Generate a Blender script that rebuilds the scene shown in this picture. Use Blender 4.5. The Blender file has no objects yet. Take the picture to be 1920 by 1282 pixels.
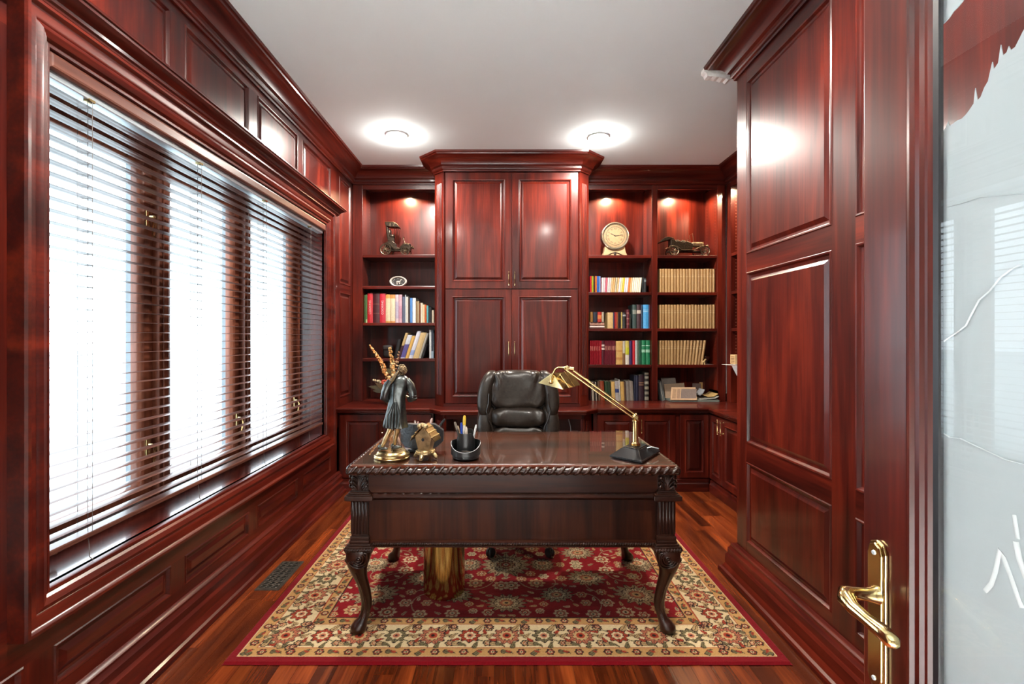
import bpy, bmesh, math, random
import numpy as np
from mathutils import Vector, Matrix
random.seed(7)
C = bpy.context.scene.collection
SC = bpy.context.scene
PI = math.pi
H = 3.05          # ceiling height
CAMZ = 1.394      # eye height
F = 900.0         # focal length in pixels of the 1920 wide frame

def P(px, py, Y):
    """pixel + distance from the doorway -> point in the room"""
    return Vector(((px - 943) * Y / F, Y, CAMZ - (py - 632) * Y / F))

# ---------------------------------------------------------------- camera
cd = bpy.data.cameras.new('camera'); cam = bpy.data.objects.new('camera', cd); C.objects.link(cam)
cam.location = (0, 0, CAMZ); cam.rotation_euler = (PI / 2, 0, 0)
cd.sensor_width = 36; cd.lens = F * 36 / 1920
cd.shift_x = (960 - 943) / 1920; cd.shift_y = -(641 - 632) / 1920
cd.clip_start = 0.02; cd.clip_end = 200
SC.camera = cam
# ---------------------------------------------------------------- sky, exposure
SC.view_settings.view_transform = 'Standard'; SC.view_settings.look = 'None'
SC.view_settings.exposure = 1.5; SC.view_settings.gamma = 1; SC.view_settings.use_curve_mapping = False
w = bpy.data.worlds.new('overcast_sky'); SC.world = w; w.use_nodes = True
bg = w.node_tree.nodes['Background']
bg.inputs[0].default_value = (0.80, 0.92, 1.0, 1); bg.inputs[1].default_value = 2.6
# ---------------------------------------------------------------- daylight comes in by the window: guide the sampler to it
ad = bpy.data.lights.new('window_portal', 'AREA'); ad.shape = 'RECTANGLE'; ad.size = 2.5; ad.size_y = 1.75
ad.cycles.is_portal = True; ad.energy = 0.0
ao = bpy.data.objects.new('window_portal', ad); C.objects.link(ao)
ao.location = (-1.80, 2.77, 1.46); ao.rotation_euler = (0, -PI / 2, 0); ao.rotation_euler = (PI/2, 0, -PI/2)
SPOT_W = 80; NEAR_W = 55; PUCK_W = 22.0; HALL_FILL_W = 900  # the hall value drives the added fill lamps

# ================================================================ materials
def newmat(name):
    m = bpy.data.materials.new(name); m.use_nodes = True
    nt = m.node_tree; b = nt.nodes['Principled BSDF']
    return m, nt, b
def N(nt, t, **k):
    n = nt.nodes.new(t)
    for a, v in k.items(): setattr(n, a, v)
    return n
def coords(nt, scale, rnd=True):
    tc = N(nt, 'ShaderNodeTexCoord'); mp = N(nt, 'ShaderNodeMapping'); mp.inputs['Scale'].default_value = scale
    if rnd:
        oi = N(nt, 'ShaderNodeObjectInfo'); mu = N(nt, 'ShaderNodeMath', operation='MULTIPLY'); mu.inputs[1].default_value = 37.0
        nt.links.new(oi.outputs['Random'], mu.inputs[0])
        ad = N(nt, 'ShaderNodeVectorMath', operation='ADD')
        nt.links.new(tc.outputs['Object'], ad.inputs[0]); nt.links.new(mu.outputs[0], ad.inputs[1])
        nt.links.new(ad.outputs[0], mp.inputs['Vector'])
    else:
        nt.links.new(tc.outputs['Object'], mp.inputs['Vector'])
    return mp.outputs[0]
def ramp(nt, stops):
    r = N(nt, 'ShaderNodeValToRGB'); e = r.color_ramp.elements
    while len(e) < len(stops): e.new(0.5)
    for i, (p, c) in enumerate(stops): e[i].position = p; e[i].color = (*c, 1)
    return r
def wood(name, axis, dark, mid, light, rough=0.3, coat=0.35, vary=0.25, freq=1.0, coatr=0.12, spec=0.35):
    m, nt, b = newmat(name); L = nt.links
    s = [7.0 * freq] * 3; s['xyz'.index(axis)] = 0.8 * freq
    v = coords(nt, s)
    n1 = N(nt, 'ShaderNodeTexNoise'); n1.inputs['Scale'].default_value = 1.0; n1.inputs['Detail'].default_value = 5; n1.inputs['Distortion'].default_value = 1.2
    L.new(v, n1.inputs['Vector'])
    s2 = [90.0 * freq] * 3; s2['xyz'.index(axis)] = 3.5 * freq
    v2 = coords(nt, s2)
    n2 = N(nt, 'ShaderNodeTexNoise'); n2.inputs['Scale'].default_value = 1.0; n2.inputs['Detail'].default_value = 3
    L.new(v2, n2.inputs['Vector'])
    mx = N(nt, 'ShaderNodeMix', data_type='FLOAT'); mx.inputs[0].default_value = 0.28
    L.new(n1.outputs[0], mx.inputs[2]); L.new(n2.outputs[0], mx.inputs[3])
    r = ramp(nt, [(0.34, dark), (0.50, mid), (0.68, light)])
    L.new(mx.outputs[0], r.inputs[0])
    oi = N(nt, 'ShaderNodeObjectInfo'); mr = N(nt, 'ShaderNodeMapRange')
    mr.inputs['To Min'].default_value = 1 - vary; mr.inputs['To Max'].default_value = 1 + vary
    L.new(oi.outputs['Random'], mr.inputs['Value'])
    hv = N(nt, 'ShaderNodeHueSaturation'); L.new(mr.outputs[0], hv.inputs['Value']); L.new(r.outputs[0], hv.inputs['Color'])
    L.new(hv.outputs[0], b.inputs['Base Color'])
    b.inputs['Roughness'].default_value = rough; b.inputs['Specular IOR Level'].default_value = spec
    b.inputs['Coat Weight'].default_value = coat; b.inputs['Coat Roughness'].default_value = coatr
    bp = N(nt, 'ShaderNodeBump'); bp.inputs['Strength'].default_value = 0.035; bp.inputs['Distance'].default_value = 0.002
    L.new(n2.outputs[0], bp.inputs['Height']); L.new(bp.outputs[0], b.inputs['Normal'])
    return m
def plain(name, col, rough=0.5, metal=0.0, vary=0.12, scale=30, coat=0.0, bump=0.0, spec=0.5):
    m, nt, b = newmat(name); L = nt.links
    v = coords(nt, (scale,) * 3)
    n1 = N(nt, 'ShaderNodeTexNoise'); n1.inputs['Scale'].default_value = 1.0; n1.inputs['Detail'].default_value = 3
    L.new(v, n1.inputs['Vector'])
    r = ramp(nt, [(0.3, tuple(max(0, c * (1 - vary)) for c in col)), (0.7, tuple(min(1, c * (1 + vary)) for c in col))])
    L.new(n1.outputs[0], r.inputs[0]); L.new(r.outputs[0], b.inputs['Base Color'])
    b.inputs['Roughness'].default_value = rough; b.inputs['Metallic'].default_value = metal; b.inputs['Coat Weight'].default_value = coat
    b.inputs['Specular IOR Level'].default_value = spec
    if bump:
        bp = N(nt, 'ShaderNodeBump'); bp.inputs['Strength'].default_value = bump; bp.inputs['Distance'].default_value = 0.004
        L.new(n1.outputs[0], bp.inputs['Height']); L.new(bp.outputs[0], b.inputs['Normal'])
    return m
def glassmat(name, tint=(1, 1, 1), rough=0.0, ior=1.45):
    m = bpy.data.materials.new(name); m.use_nodes = True; nt = m.node_tree; nt.nodes.remove(nt.nodes['Principled BSDF'])
    out = nt.nodes['Material Output']
    tr = N(nt, 'ShaderNodeBsdfTransparent'); tr.inputs[0].default_value = (*tint, 1)
    gl = N(nt, 'ShaderNodeBsdfGlossy'); gl.inputs['Roughness'].default_value = rough; gl.inputs[0].default_value = (1, 1, 1, 1)
    fr = N(nt, 'ShaderNodeFresnel'); fr.inputs[0].default_value = ior
    mx = N(nt, 'ShaderNodeMixShader')
    ge = N(nt, 'ShaderNodeNewGeometry'); iv = N(nt, 'ShaderNodeMath', operation='SUBTRACT'); iv.inputs[0].default_value = 1.0
    nt.links.new(ge.outputs['Backfacing'], iv.inputs[1])
    mu = N(nt, 'ShaderNodeMath', operation='MULTIPLY'); nt.links.new(fr.outputs[0], mu.inputs[0]); nt.links.new(iv.outputs[0], mu.inputs[1])
    nt.links.new(mu.outputs[0], mx.inputs[0]); nt.links.new(tr.outputs[0], mx.inputs[1]); nt.links.new(gl.outputs[0], mx.inputs[2])
    nt.links.new(mx.outputs[0], out.inputs[0])
    return m
def emit(name, col, st):
    m, nt, b = newmat(name); b.inputs['Base Color'].default_value = (*col, 1)
    b.inputs['Emission Color'].default_value = (*col, 1); b.inputs['Emission Strength'].default_value = st
    return m

WD, WM, WL = (0.019, 0.0016, 0.0010), (0.052, 0.0046, 0.0022), (0.115, 0.0115, 0.0042)
M = {}
for a in 'xyz': M['wood_' + a] = wood('cherry_wood_' + a, a, WD, WM, WL, rough=0.32, coat=0.28, vary=0.12, spec=0.3)
for a in 'xyz': M['desk_' + a] = wood('dark_mahogany_' + a, a, (0.010, 0.0024, 0.0010), (0.030, 0.0068, 0.0026), (0.062, 0.0145, 0.005), rough=0.36, coat=0.06, vary=0.1, spec=0.14)
M['desk_top'] = wood('desk_top_mahogany', 'x', (0.020, 0.0030, 0.0009), (0.052, 0.0082, 0.0022), (0.100, 0.0190, 0.0050), rough=0.5, coat=0.0, vary=0.05, spec=0.15)
M['carved'] = wood('carved_dark_wood', 'z', (0.008, 0.0026, 0.0014), (0.019, 0.0055, 0.0028), (0.036, 0.0105, 0.005), rough=0.28, coat=0.45, vary=0.1)
M['floor'] = wood('floor_cherry', 'y', (0.036, 0.006, 0.0018), (0.110, 0.019, 0.0042), (0.22, 0.044, 0.009), rough=0.26, coat=0.5, vary=0.42, freq=1.2)
M['floor_base'] = plain('floor_joint', (0.015, 0.004, 0.002), 0.7)
M['slat'] = wood('blind_slat_wood', 'y', (0.035, 0.012, 0.009), (0.075, 0.026, 0.018), (0.12, 0.045, 0.03), rough=0.34, coat=0.12, vary=0.08, spec=0.3)
M['sill'] = wood('sill_wood', 'y', WD, WM, WL, rough=0.22, coat=0.9, vary=0.02, coatr=0.08, spec=0.5)
M['sash'] = wood('window_sash_wood', 'z', (0.08, 0.024, 0.013), (0.20, 0.06, 0.030), (0.32, 0.10, 0.05), rough=0.35, coat=0.3)
M['ceiling'] = plain('ceiling_paint', (0.79, 0.90, 0.92), 0.85, vary=0.015, scale=2)
M['white'] = plain('white_paint', (0.72, 0.72, 0.70), 0.7, vary=0.03)
M['hall_bounce_floor'] = plain('pale_bounce_floor', (0.80, 0.79, 0.76), 0.3, vary=0.06, scale=3)  # hall floor tone, pale to bounce the added lamps
M['taupe'] = plain('taupe_wall_paint', (0.20, 0.18, 0.16), 0.8, vary=0.03)
M['plaster'] = plain('white_plaster', (0.80, 0.80, 0.78), 0.8, vary=0.08, scale=60, bump=0.3)
M['brass'] = plain('polished_brass', (0.62, 0.47, 0.22), 0.14, 1.0, 0.06, 20)
M['brass_soft'] = plain('satin_brass', (0.55, 0.40, 0.19), 0.24, 1.0, 0.12, 40)
M['bronze'] = plain('antique_bronze', (0.34, 0.25, 0.13), 0.34, 0.85, 0.4, 45, bump=0.15)
M['coat'] = plain('patinated_bronze', (0.085, 0.092, 0.090), 0.30, 0.92, 0.5, 30, bump=0.25)
M['hair'] = plain('dark_bronze_hair', (0.16, 0.11, 0.06), 0.35, 0.85, 0.5, 120)
M['skin'] = plain('gilt_bronze', (0.34, 0.235, 0.11), 0.35, 0.7, 0.3, 60)
M['car'] = plain('aged_metal', (0.035, 0.024, 0.016), 0.36, 0.8, 0.5, 80)
M['car_light'] = plain('rubbed_metal', (0.17, 0.125, 0.08), 0.34, 0.85, 0.3, 80)
M['leather'] = plain('dark_brown_leather', (0.019, 0.0135, 0.0100), 0.34, 0, 0.35, 55, coat=0.05, bump=0.12, spec=0.35)
M['leather_black'] = plain('black_leather', (0.018, 0.021, 0.025), 0.4, 0, 0.3, 90, bump=0.6)
M['black'] = plain('black_plastic', (0.012, 0.013, 0.014), 0.35)
M['marble'] = plain('black_marble', (0.010, 0.010, 0.011), 0.22, 0, 0.6, 40, spec=0.3)
M['iron'] = plain('dark_register_metal', (0.075, 0.062, 0.05), 0.4, 0.7, 0.3, 50)
M['hole_shade'] = plain('painted_hole_shade', (0.004, 0.004, 0.004), 0.8)  # near black, stands in for the shade inside openings
M['steel'] = plain('pale_steel', (0.50, 0.58, 0.62), 0.35, 0.5, 0.05, 10)
M['alu'] = plain('grey_cladding', (0.17, 0.20, 0.22), 0.4, 0.2, 0.1, 10)
M['cord'] = plain('blind_cord', (0.10, 0.08, 0.07), 0.7)
M['gasket'] = plain('black_gasket', (0.01, 0.01, 0.012), 0.4)
M['glass'] = glassmat('clear_glass')
M['desk_glass'] = glassmat('desk_glass', (0.93, 0.97, 0.95), 0.0, 1.68)
M['frost'], nt, b = newmat('frosted_glass')
b.inputs['Base Color'].default_value = (0.47, 0.55, 0.58, 1); b.inputs['Roughness'].default_value = 0.55
b.inputs['Transmission Weight'].default_value = 0.0
tl = N(nt, 'ShaderNodeBsdfTranslucent'); tl.inputs[0].default_value = (0.52, 0.60, 0.63, 1)
tp = N(nt, 'ShaderNodeBsdfTransparent')
mx = N(nt, 'ShaderNodeMixShader'); mx.inputs[0].default_value = 0.35
mx2 = N(nt, 'ShaderNodeMixShader'); mx2.inputs[0].default_value = 0.06
nt.links.new(b.outputs[0], mx.inputs[1]); nt.links.new(tl.outputs[0], mx.inputs[2])
nt.links.new(mx.outputs[0], mx2.inputs[1]); nt.links.new(tp.outputs[0], mx2.inputs[2])
nt.links.new(mx2.outputs[0], nt.nodes['Material Output'].inputs[0])
M['frost_line'] = plain('deep_etched_glass', (0.50, 0.56, 0.58), 0.6, vary=0.03)
M['lamp_on'] = emit('ceiling_lamp_glow', (1.0, 0.96, 0.90), 30)
M['puck_on'] = emit('puck_lamp_glow', (1.0, 0.80, 0.52), 25)
M['snow'] = plain('frosty_lawn', (0.62, 0.66, 0.66), 0.9, vary=0.15, scale=3)
M['fence'] = plain('white_fence', (0.80, 0.84, 0.86), 0.6)
M['paper'] = plain('page_paper', (0.42, 0.37, 0.28), 0.8, vary=0.1, scale=120)
M['rim'] = plain('grey_rim', (0.4, 0.4, 0.4), 0.4)

_cm = {}
def cmat(c, rough=0.5, metal=0.0, bump=0.0):
    """sRGB 0-255 colour -> procedural material"""
    k = (c, rough, metal)
    if k not in _cm:
        lin = tuple(((v / 255) / 12.92 if v / 255 <= 0.04045 else ((v / 255 + 0.055) / 1.055) ** 2.4) for v in c)
        lin = tuple(v * 0.66 for v in lin)
        _cm[k] = plain('print_%d_%d_%d' % c, lin, rough, metal, 0.1, 60, bump=bump)
    return _cm[k]

# ================================================================ mesh helpers
class MB:
    def __init__(s): s.v = []; s.f = []
    def add(s, vs, fs):
        o = len(s.v); s.v += [tuple(v) for v in vs]; s.f += [tuple(i + o for i in f) for f in fs]; return s
    def box(s, x0, x1, y0, y1, z0, z1):
        return s.add([(x0,y0,z0),(x1,y0,z0),(x1,y1,z0),(x0,y1,z0),(x0,y0,z1),(x1,y0,z1),(x1,y1,z1),(x0,y1,z1)],
                     [(0,3,2,1),(4,5,6,7),(0,1,5,4),(1,2,6,5),(2,3,7,6),(3,0,4,7)])
    def hull(s, bot, top):
        n = len(bot); fs = [tuple(range(n))[::-1], tuple(range(n, 2 * n))]
        for i in range(n): j = (i + 1) % n; fs.append((i, j, n + j, n + i))
        return s.add(list(bot) + list(top), fs)
    def prism(s, poly, fn, a, b):
        """poly 2D, fn(u,v,h)->xyz, from h=a to h=b"""
        return s.hull([fn(u, v, a) for u, v in poly], [fn(u, v, b) for u, v in poly])
    def rings(s, fn, u0, u1, v0, v1, rg, cap=True):
        vs = []; fs = []
        for d, h in rg:
            vs += [fn(u0 + d, v0 + d, h), fn(u1 - d, v0 + d, h), fn(u1 - d, v1 - d, h), fn(u0 + d, v1 - d, h)]
        for k in range(len(rg) - 1):
            for i in range(4):
                j = (i + 1) % 4; fs.append((4*k+i, 4*k+j, 4*k+4+j, 4*k+4+i))
        if cap: k = len(rg) - 1; fs.append((4*k, 4*k+1, 4*k+2, 4*k+3))
        return s.add(vs, fs)
    def sweep(s, prof, path, seg=None, cap=True):
        """profile (out,z) along a plan polyline; out is to the right of travel; seg=(i0,i1) builds only those path points"""
        n = len(path); i0, i1 = seg if seg else (0, n - 1)
        dirs = [(Vector(path[i+1]) - Vector(path[i])).normalized() for i in range(n - 1)]
        nr = [Vector((d.y, -d.x)) for d in dirs]
        vs = []; m = len(prof); fs = []
        for i in range(i0, i1 + 1):
            a = nr[max(i - 1, 0)]; b = nr[min(i, n - 2)]
            mt = (a + b) / (1 + a.dot(b))
            for o, z in prof: vs.append((path[i][0] + mt.x * o, path[i][1] + mt.y * o, z))
        k = i1 - i0 + 1
        for i in range(k - 1):
            for j in range(m):
                q = (j + 1) % m; fs.append((i*m+j, i*m+q, (i+1)*m+q, (i+1)*m+j))
        if cap: fs.append(tuple(range(m))); fs.append(tuple(range((k-1)*m, k*m))[::-1])
        return s.add(vs, fs)
    def tube(s, pts, r, n=8, cap=True, flat=1.0):
        pts = [Vector(p) for p in pts]; k = len(pts)
        rs = r if isinstance(r, (list, tuple)) else [r] * k
        t0 = (pts[1] - pts[0]).normalized()
        up = Vector((0, 0, 1)) if abs(t0.z) < 0.9 else Vector((1, 0, 0))
        nx = t0.cross(up).normalized(); vs = []; fs = []
        for i in range(k):
            t = (pts[min(i+1, k-1)] - pts[max(i-1, 0)]).normalized()
            nx = (nx - t * nx.dot(t)).normalized(); ny = t.cross(nx)
            for j in range(n):
                a = 2 * PI * j / n; vs.append(pts[i] + nx * (math.cos(a) * rs[i]) + ny * (math.sin(a) * rs[i] * flat))
        for i in range(k - 1):
            for j in range(n): q = (j + 1) % n; fs.append((i*n+j, i*n+q, (i+1)*n+q, (i+1)*n+j))
        if cap: fs.append(tuple(range(n))[::-1]); fs.append(tuple(range((k-1)*n, k*n)))
        return s.add(vs, fs)
    def lathe(s, prof, c=(0, 0, 0), n=24, fn=None, a0=0, a1=2 * PI):
        """profile (r, h) about an axis; fn(x,y,h)->xyz optional"""
        full = abs(a1 - a0 - 2 * PI) < 1e-6; k = n if full else n + 1; vs = []; fs = []; m = len(prof)
        for i in range(k):
            a = a0 + (a1 - a0) * i / n
            for r, h in prof:
                p = (r * math.cos(a), r * math.sin(a), h)
                p = fn(*p) if fn else p
                vs.append((p[0] + c[0], p[1] + c[1], p[2] + c[2]))
        for i in range(n):
            q = (i + 1) % k
            for j in range(m - 1): fs.append((i*m+j, q*m+j, q*m+j+1, i*m+j+1))
        return s.add(vs, fs)
    def ell(s, c, r, n=10, m=7, R=None):
        vs = []; fs = []
        for i in range(m + 1):
            ph = -PI/2 + PI * i / m
            for j in range(n):
                th = 2 * PI * j / n
                p = Vector((r[0]*math.cos(ph)*math.cos(th), r[1]*math.cos(ph)*math.sin(th), r[2]*math.sin(ph)))
                if R: p = R @ p
                vs.append((p.x + c[0], p.y + c[1], p.z + c[2]))
        for i in range(m):
            for j in range(n): q = (j+1) % n; fs.append((i*n+j, i*n+q, (i+1)*n+q, (i+1)*n+j))
        return s.add(vs, fs)
    def sup(s, c, r, e1=0.5, e2=0.5, n=32, m=18, fn=None):
        """super-ellipsoid cushion; fn(p_local)->p_local deform"""
        sg = lambda x, e: math.copysign(abs(x) ** e, x)
        vs = []; fs = []
        for i in range(m + 1):
            ph = -PI/2 + PI * i / m
            for j in range(n):
                th = 2 * PI * j / n
                p = Vector((r[0]*sg(math.cos(ph), e1)*sg(math.cos(th), e2), r[1]*sg(math.cos(ph), e1)*sg(math.sin(th), e2), r[2]*sg(math.sin(ph), e1)))
                if fn: p = fn(p)
                vs.append((p[0] + c[0], p[1] + c[1], p[2] + c[2]))
        for i in range(m):
            for j in range(n): q = (j+1) % n; fs.append((i*n+j, i*n+q, (i+1)*n+q, (i+1)*n+j))
        return s.add(vs, fs)
    def xf(s, Mx): s.v = [tuple(Mx @ Vector(v)) for v in s.v]; return s

def wloc(o):
    p = Vector((0, 0, 0))
    while o: p += o.location; o = o.parent
    return p
def tag(o, label=None, cat=None, group=None, kind=None):
    if label: o['label'] = label
    if cat: o['category'] = cat
    if group: o['group'] = group
    if kind: o['kind'] = kind
    return o
def build(name, mb, mat, parent=None, smooth=None, bevel=0, fix=True, origin=True, **t):
    me = bpy.data.meshes.new(name)
    off = wloc(parent) if parent else Vector((0, 0, 0))
    vs = mb.v
    org = Vector((0, 0, 0))
    if origin and vs:
        xs, ys, zs = zip(*vs); org = Vector(((min(xs)+max(xs))/2, (min(ys)+max(ys))/2, min(zs)))
    me.from_pydata([(v[0]-org.x, v[1]-org.y, v[2]-org.z) for v in vs], [], mb.f)
    if fix:
        bm = bmesh.new(); bm.from_mesh(me)
        bmesh.ops.remove_doubles(bm, verts=bm.verts, dist=1e-6)
        bmesh.ops.recalc_face_normals(bm, faces=bm.faces); bm.to_mesh(me); bm.free()
    if smooth:
        me.polygons.foreach_set('use_smooth', [True] * len(me.polygons)); me.set_sharp_from_angle(angle=math.radians(smooth))
    me.materials.append(mat if not isinstance(mat, str) else M[mat])
    o = bpy.data.objects.new(name, me); C.objects.link(o)
    o.parent = parent; o.location = org - off
    if bevel:
        bv = o.modifiers.new('bevel', 'BEVEL'); bv.width = bevel; bv.segments = 2; bv.limit_method = 'ANGLE'; bv.angle_limit = 0.6
    tag(o, **t)
    return o
def thing(name, loc, label, cat, group=None, kind=None):
    o = bpy.data.objects.new(name, None); C.objects.link(o); o.location = loc; o.empty_display_size = 0.1
    return tag(o, label, cat, group, kind)
def B(*a): return MB().box(*a)
def copy_tree(o, parent=None):
    c = o.copy(); C.objects.link(c); c.parent = parent
    for ch in list(o.children): copy_tree(ch, c)
    return c
def text_mesh(txt, size):
    cu = bpy.data.curves.new('t', 'FONT'); cu.body = txt; cu.size = size; cu.align_x = 'CENTER'; cu.align_y = 'CENTER'; cu.resolution_u = 3
    o = bpy.data.objects.new('t', cu); C.objects.link(o)
    me = bpy.data.meshes.new_from_object(o.evaluated_get(bpy.context.evaluated_depsgraph_get()))
    vs = [tuple(v.co) for v in me.vertices]; fs = [tuple(p.vertices) for p in me.polygons]
    bpy.data.objects.remove(o); bpy.data.curves.remove(cu); bpy.data.meshes.remove(me)
    return vs, fs

# ================================================================ planes of the room
XL, XR, YB, YBK, XA = -1.488, 1.37, 4.75, 5.05, 2.21    # left panelling, right panelling, bookcase face, bookcase back, return bookcase face
pl = lambda u, v, h: (XL + h, u, v)
pr = lambda u, v, h: (XR - h, u, v)
def pb(Y): return lambda u, v, h: (u, Y - h, v)
def px_(X): return lambda u, v, h: (X - h, u, v)
PANEL = [(0.0, 0.0), (0.004, 0.004), (0.010, 0.003), (0.014, -0.004), (0.018, -0.010), (0.026, -0.011), (0.030, -0.011), (0.048, -0.002), (0.050, -0.001)]

# ---------------------------------------------------------------- floor: planks
fl = thing('floor', (0, 2.3, 0), 'glossy red brown cherry plank floor', 'floor', kind='structure')
build('subfloor', B(-1.75, 2.55, -.2, 5.1, -0.06, -0.004), 'floor_base', fl)
pw = 0.083; k = 0; cache = {}
for i in range(43):
    x = -1.53 + i * pw
    y = -0.12 - random.uniform(0, 0.8); lim = 4.42 if x < 1.37 else 4.42
    while y < lim:
        ln = random.choice([0.75, 0.95, 1.15, 1.35, 1.6]); y0 = max(y, -0.12); y1 = min(y + ln, lim)
        if y1 - y0 > 0.03 and not (x > 1.40 and y1 < 2.75):
            key = round(y1 - y0, 3)
            if key not in cache:
                o = build('plank', B(-pw/2 + .0006, pw/2 - .0006, -(y1-y0)/2 + .0006, (y1-y0)/2 - .0006, -0.012, 0), 'floor', fl, origin=False)
                cache[key] = o.data
            else:
                o = bpy.data.objects.new('plank', cache[key]); C.objects.link(o); o.parent = fl
            o.location = Vector((x + pw/2, (y0+y1)/2, 0)) - fl.location
        y += ln
# ---------------------------------------------------------------- ceiling and shells of the room
tag(build('ceiling', B(-1.80, 2.60, -0.2, 5.15, H, H + 0.1), 'ceiling'), 'plain white painted ceiling', 'ceiling', kind='structure')
tag(build('wall_back', B(-1.80, 2.60, 5.07, 5.15, 0, H), 'white'), 'back wall behind the bookcases', 'wall', kind='structure')
tag(build('wall_alcove', B(2.53, 2.60, 2.81, 5.07, 0, H), 'white'), 'white wall behind the return bookcase', 'wall', kind='structure')
wf = MB(); wf.box(-1.80, -0.95, -0.16, -0.02, 0, H).box(0.73, 1.36, -0.16, -0.02, 0, H).box(-0.95, 0.73, -0.16, -0.02, 2.72, H)
tag(build('wall_front', wf, 'white'), 'front wall around the doorway', 'wall', kind='structure')
# unseen hall behind the doorway: pale floor to bounce light, dark walls against reflections
hw = MB(); hw.box(-2.3, -2.22, -3.2, -0.16, 0, 3.05).box(2.22, 2.3, -3.2, -0.16, 0, 3.05).box(-2.3, 2.3, -3.28, -3.2, 0, 3.05).box(-2.3, -1.80, -.16, -.1, 0, 3.05).box(1.36, 2.3, -.16, -.1, 0, 3.05)
tag(build('wall_hall', hw, 'taupe'), 'unseen taupe hall walls, kept dark to curb reflections in the study', 'wall', kind='structure')
tag(build('ceiling_hall', B(-2.3, 2.3, -3.28, -0.16, 3.05, 3.13), 'ceiling'), 'white ceiling of the hall', 'ceiling', kind='structure')

tag(build('floor_hall', B(-2.3, 2.3, -3.28, -0.13, -.003, 0.0), 'hall_bounce_floor'), 'unseen hall floor, kept pale to bounce fill light into the study', 'floor', kind='structure')  # pale so the added lamps bounce up to the study ceiling
# ---------------------------------------------------------------- left wall with the window opening
WY0, WY1, WZ0, WZ1 = 1.552, 3.99, 0.585, 2.33
wl = thing('wall_left', (-1.6, 2.5, 0), 'dark cherry panelled wall around the window', 'wall', kind='structure')
e_ = .010; m = MB(); m.box(-1.80, XL-.014, -0.02, WY0-e_, 0, H).box(-1.80, XL-.014, WY1+e_, 5.07, 0, H).box(-1.80, XL-.014, WY0-e_, WY1+e_, 0, WZ0-e_).box(-1.80, XL-.014, WY0-e_, WY1+e_, WZ1+e_, H)
build('backing', m, 'wood_z', wl)
def rail(par, fn, u0, u1, v0, v1, mat, h0=-0.016, name='rail'):
    build(name, MB().rings(fn, u0, u1, v0, v1, [(0, h0), (0, 0)]), mat, par)
def panel(par, fn, u0, u1, v0, v1, mat='wood_z', rg=PANEL):
    o = build('panel', MB().rings(fn, u0, u1, v0, v1, rg), mat, par)
    return o
cols = [(0.93, 1.49), (1.59, 2.15), (2.245, 2.81), (2.91, 3.48), (3.57, 4.15)]
# under-window band
rail(wl, pl, 0.0, 4.35, 0.16, 0.236, 'wood_y'); rail(wl, pl, 0.0, 4.35, 0.373, WZ0, 'wood_y')
ed = [0.0] + [v for c in cols for v in c] + [4.35]
for i in range(0, len(ed), 2): rail(wl, pl, ed[i], ed[i+1], 0.236, 0.373, 'wood_z', name='stile')
for c in cols: panel(wl, pl, c[0], c[1], 0.236, 0.373, 'wood_y')
# frieze
rail(wl, pl, 0.0, 4.30, WZ1, 2.556, 'wood_y'); rail(wl, pl, 0.0, 4.72, 2.86, 2.93, 'wood_y')
ed = [0.0] + [v for c in cols for v in c] + [4.30]
for i in range(0, len(ed), 2): rail(wl, pl, ed[i], ed[i+1], 2.556, 2.86, 'wood_z', name='stile')
for c in cols: panel(wl, pl, c[0], c[1], 2.556, 2.86, 'wood_z')
# either side of the window
rail(wl, pl, 0.0, 0.5, WZ0, WZ1, 'wood_z', name='stile'); rail(wl, pl, 1.25, WY0, WZ0, WZ1, 'wood_z', name='stile')
panel(wl, pl, 0.5, 1.25, WZ0, WZ1)
rail(wl, pl, WY1, 4.30, WZ0, WZ1, 'wood_z', name='stile')
rail(wl, pl, 4.30, 4.37, 0.16, 2.86, 'wood_z', name='stile'); rail(wl, pl, 4.68, 4.75, 0.76, 2.86, 'wood_z', name='stile')
rail(wl, pl, 4.37, 4.68, 1.81, 1.885, 'wood_y'); rail(wl, pl, 4.37, 4.68, 0.70, 0.84, 'wood_y')
panel(wl, pl, 4.37, 4.68, 1.885, 2.86); panel(wl, pl, 4.37, 4.68, 0.84, 1.81)
# ---------------------------------------------------------------- baseboards, crown
BASE = [(0, 0), (.077, 0), (.077, .016), (.072, .026), (.060, .032), (.052, .044), (.046, .056), (.046, .104), (.040, .112), (.036, .118), (.036, .148), (.030, .156), (.024, .166), (.024, .176), (.014, .184), (0, .188)]
tag(build('baseboard_left', MB().sweep(BASE, [(XL, -0.02), (XL, 4.34)]), 'wood_y', smooth=25), 'tall moulded cherry baseboard under the window wall', 'baseboard', kind='structure')
tag(build('baseboard_right', MB().sweep(BASE, [(1.85, 2.815), (XR, 2.815), (XR, -0.02)]), 'wood_y', smooth=25), 'tall moulded cherry baseboard along the panelled right hand wall', 'baseboard', kind='structure')
CROWN = [(0, 2.90), (.012, 2.90), (.014, 2.912), (.022, 2.918), (.026, 2.926), (.026, 2.944), (.034, 2.950), (.040, 2.954), (.046, 2.968), (.058, 2.986), (.078, 3.004), (.102, 3.018), (.118, 3.022), (.122, 3.030), (.134, 3.034), (.138, 3.05), (0, 3.05)]
CP = [(XL, -0.02), (XL, YB), (-.63, YB), (-.63, 4.461), (-.539, 4.37), (.70, 4.37), (.795, 4.465), (.795, YB), (XA, YB), (XA, 2.9)]
tag(build('trim_1', MB().sweep(CROWN, CP, (0, 1)), 'wood_y', smooth=25), 'dark cherry crown moulding above the window wall', 'crown moulding', kind='structure')
CR2 = [(XR + .6, 2.812), (XR, 2.812), (XR, -0.02)]
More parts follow.
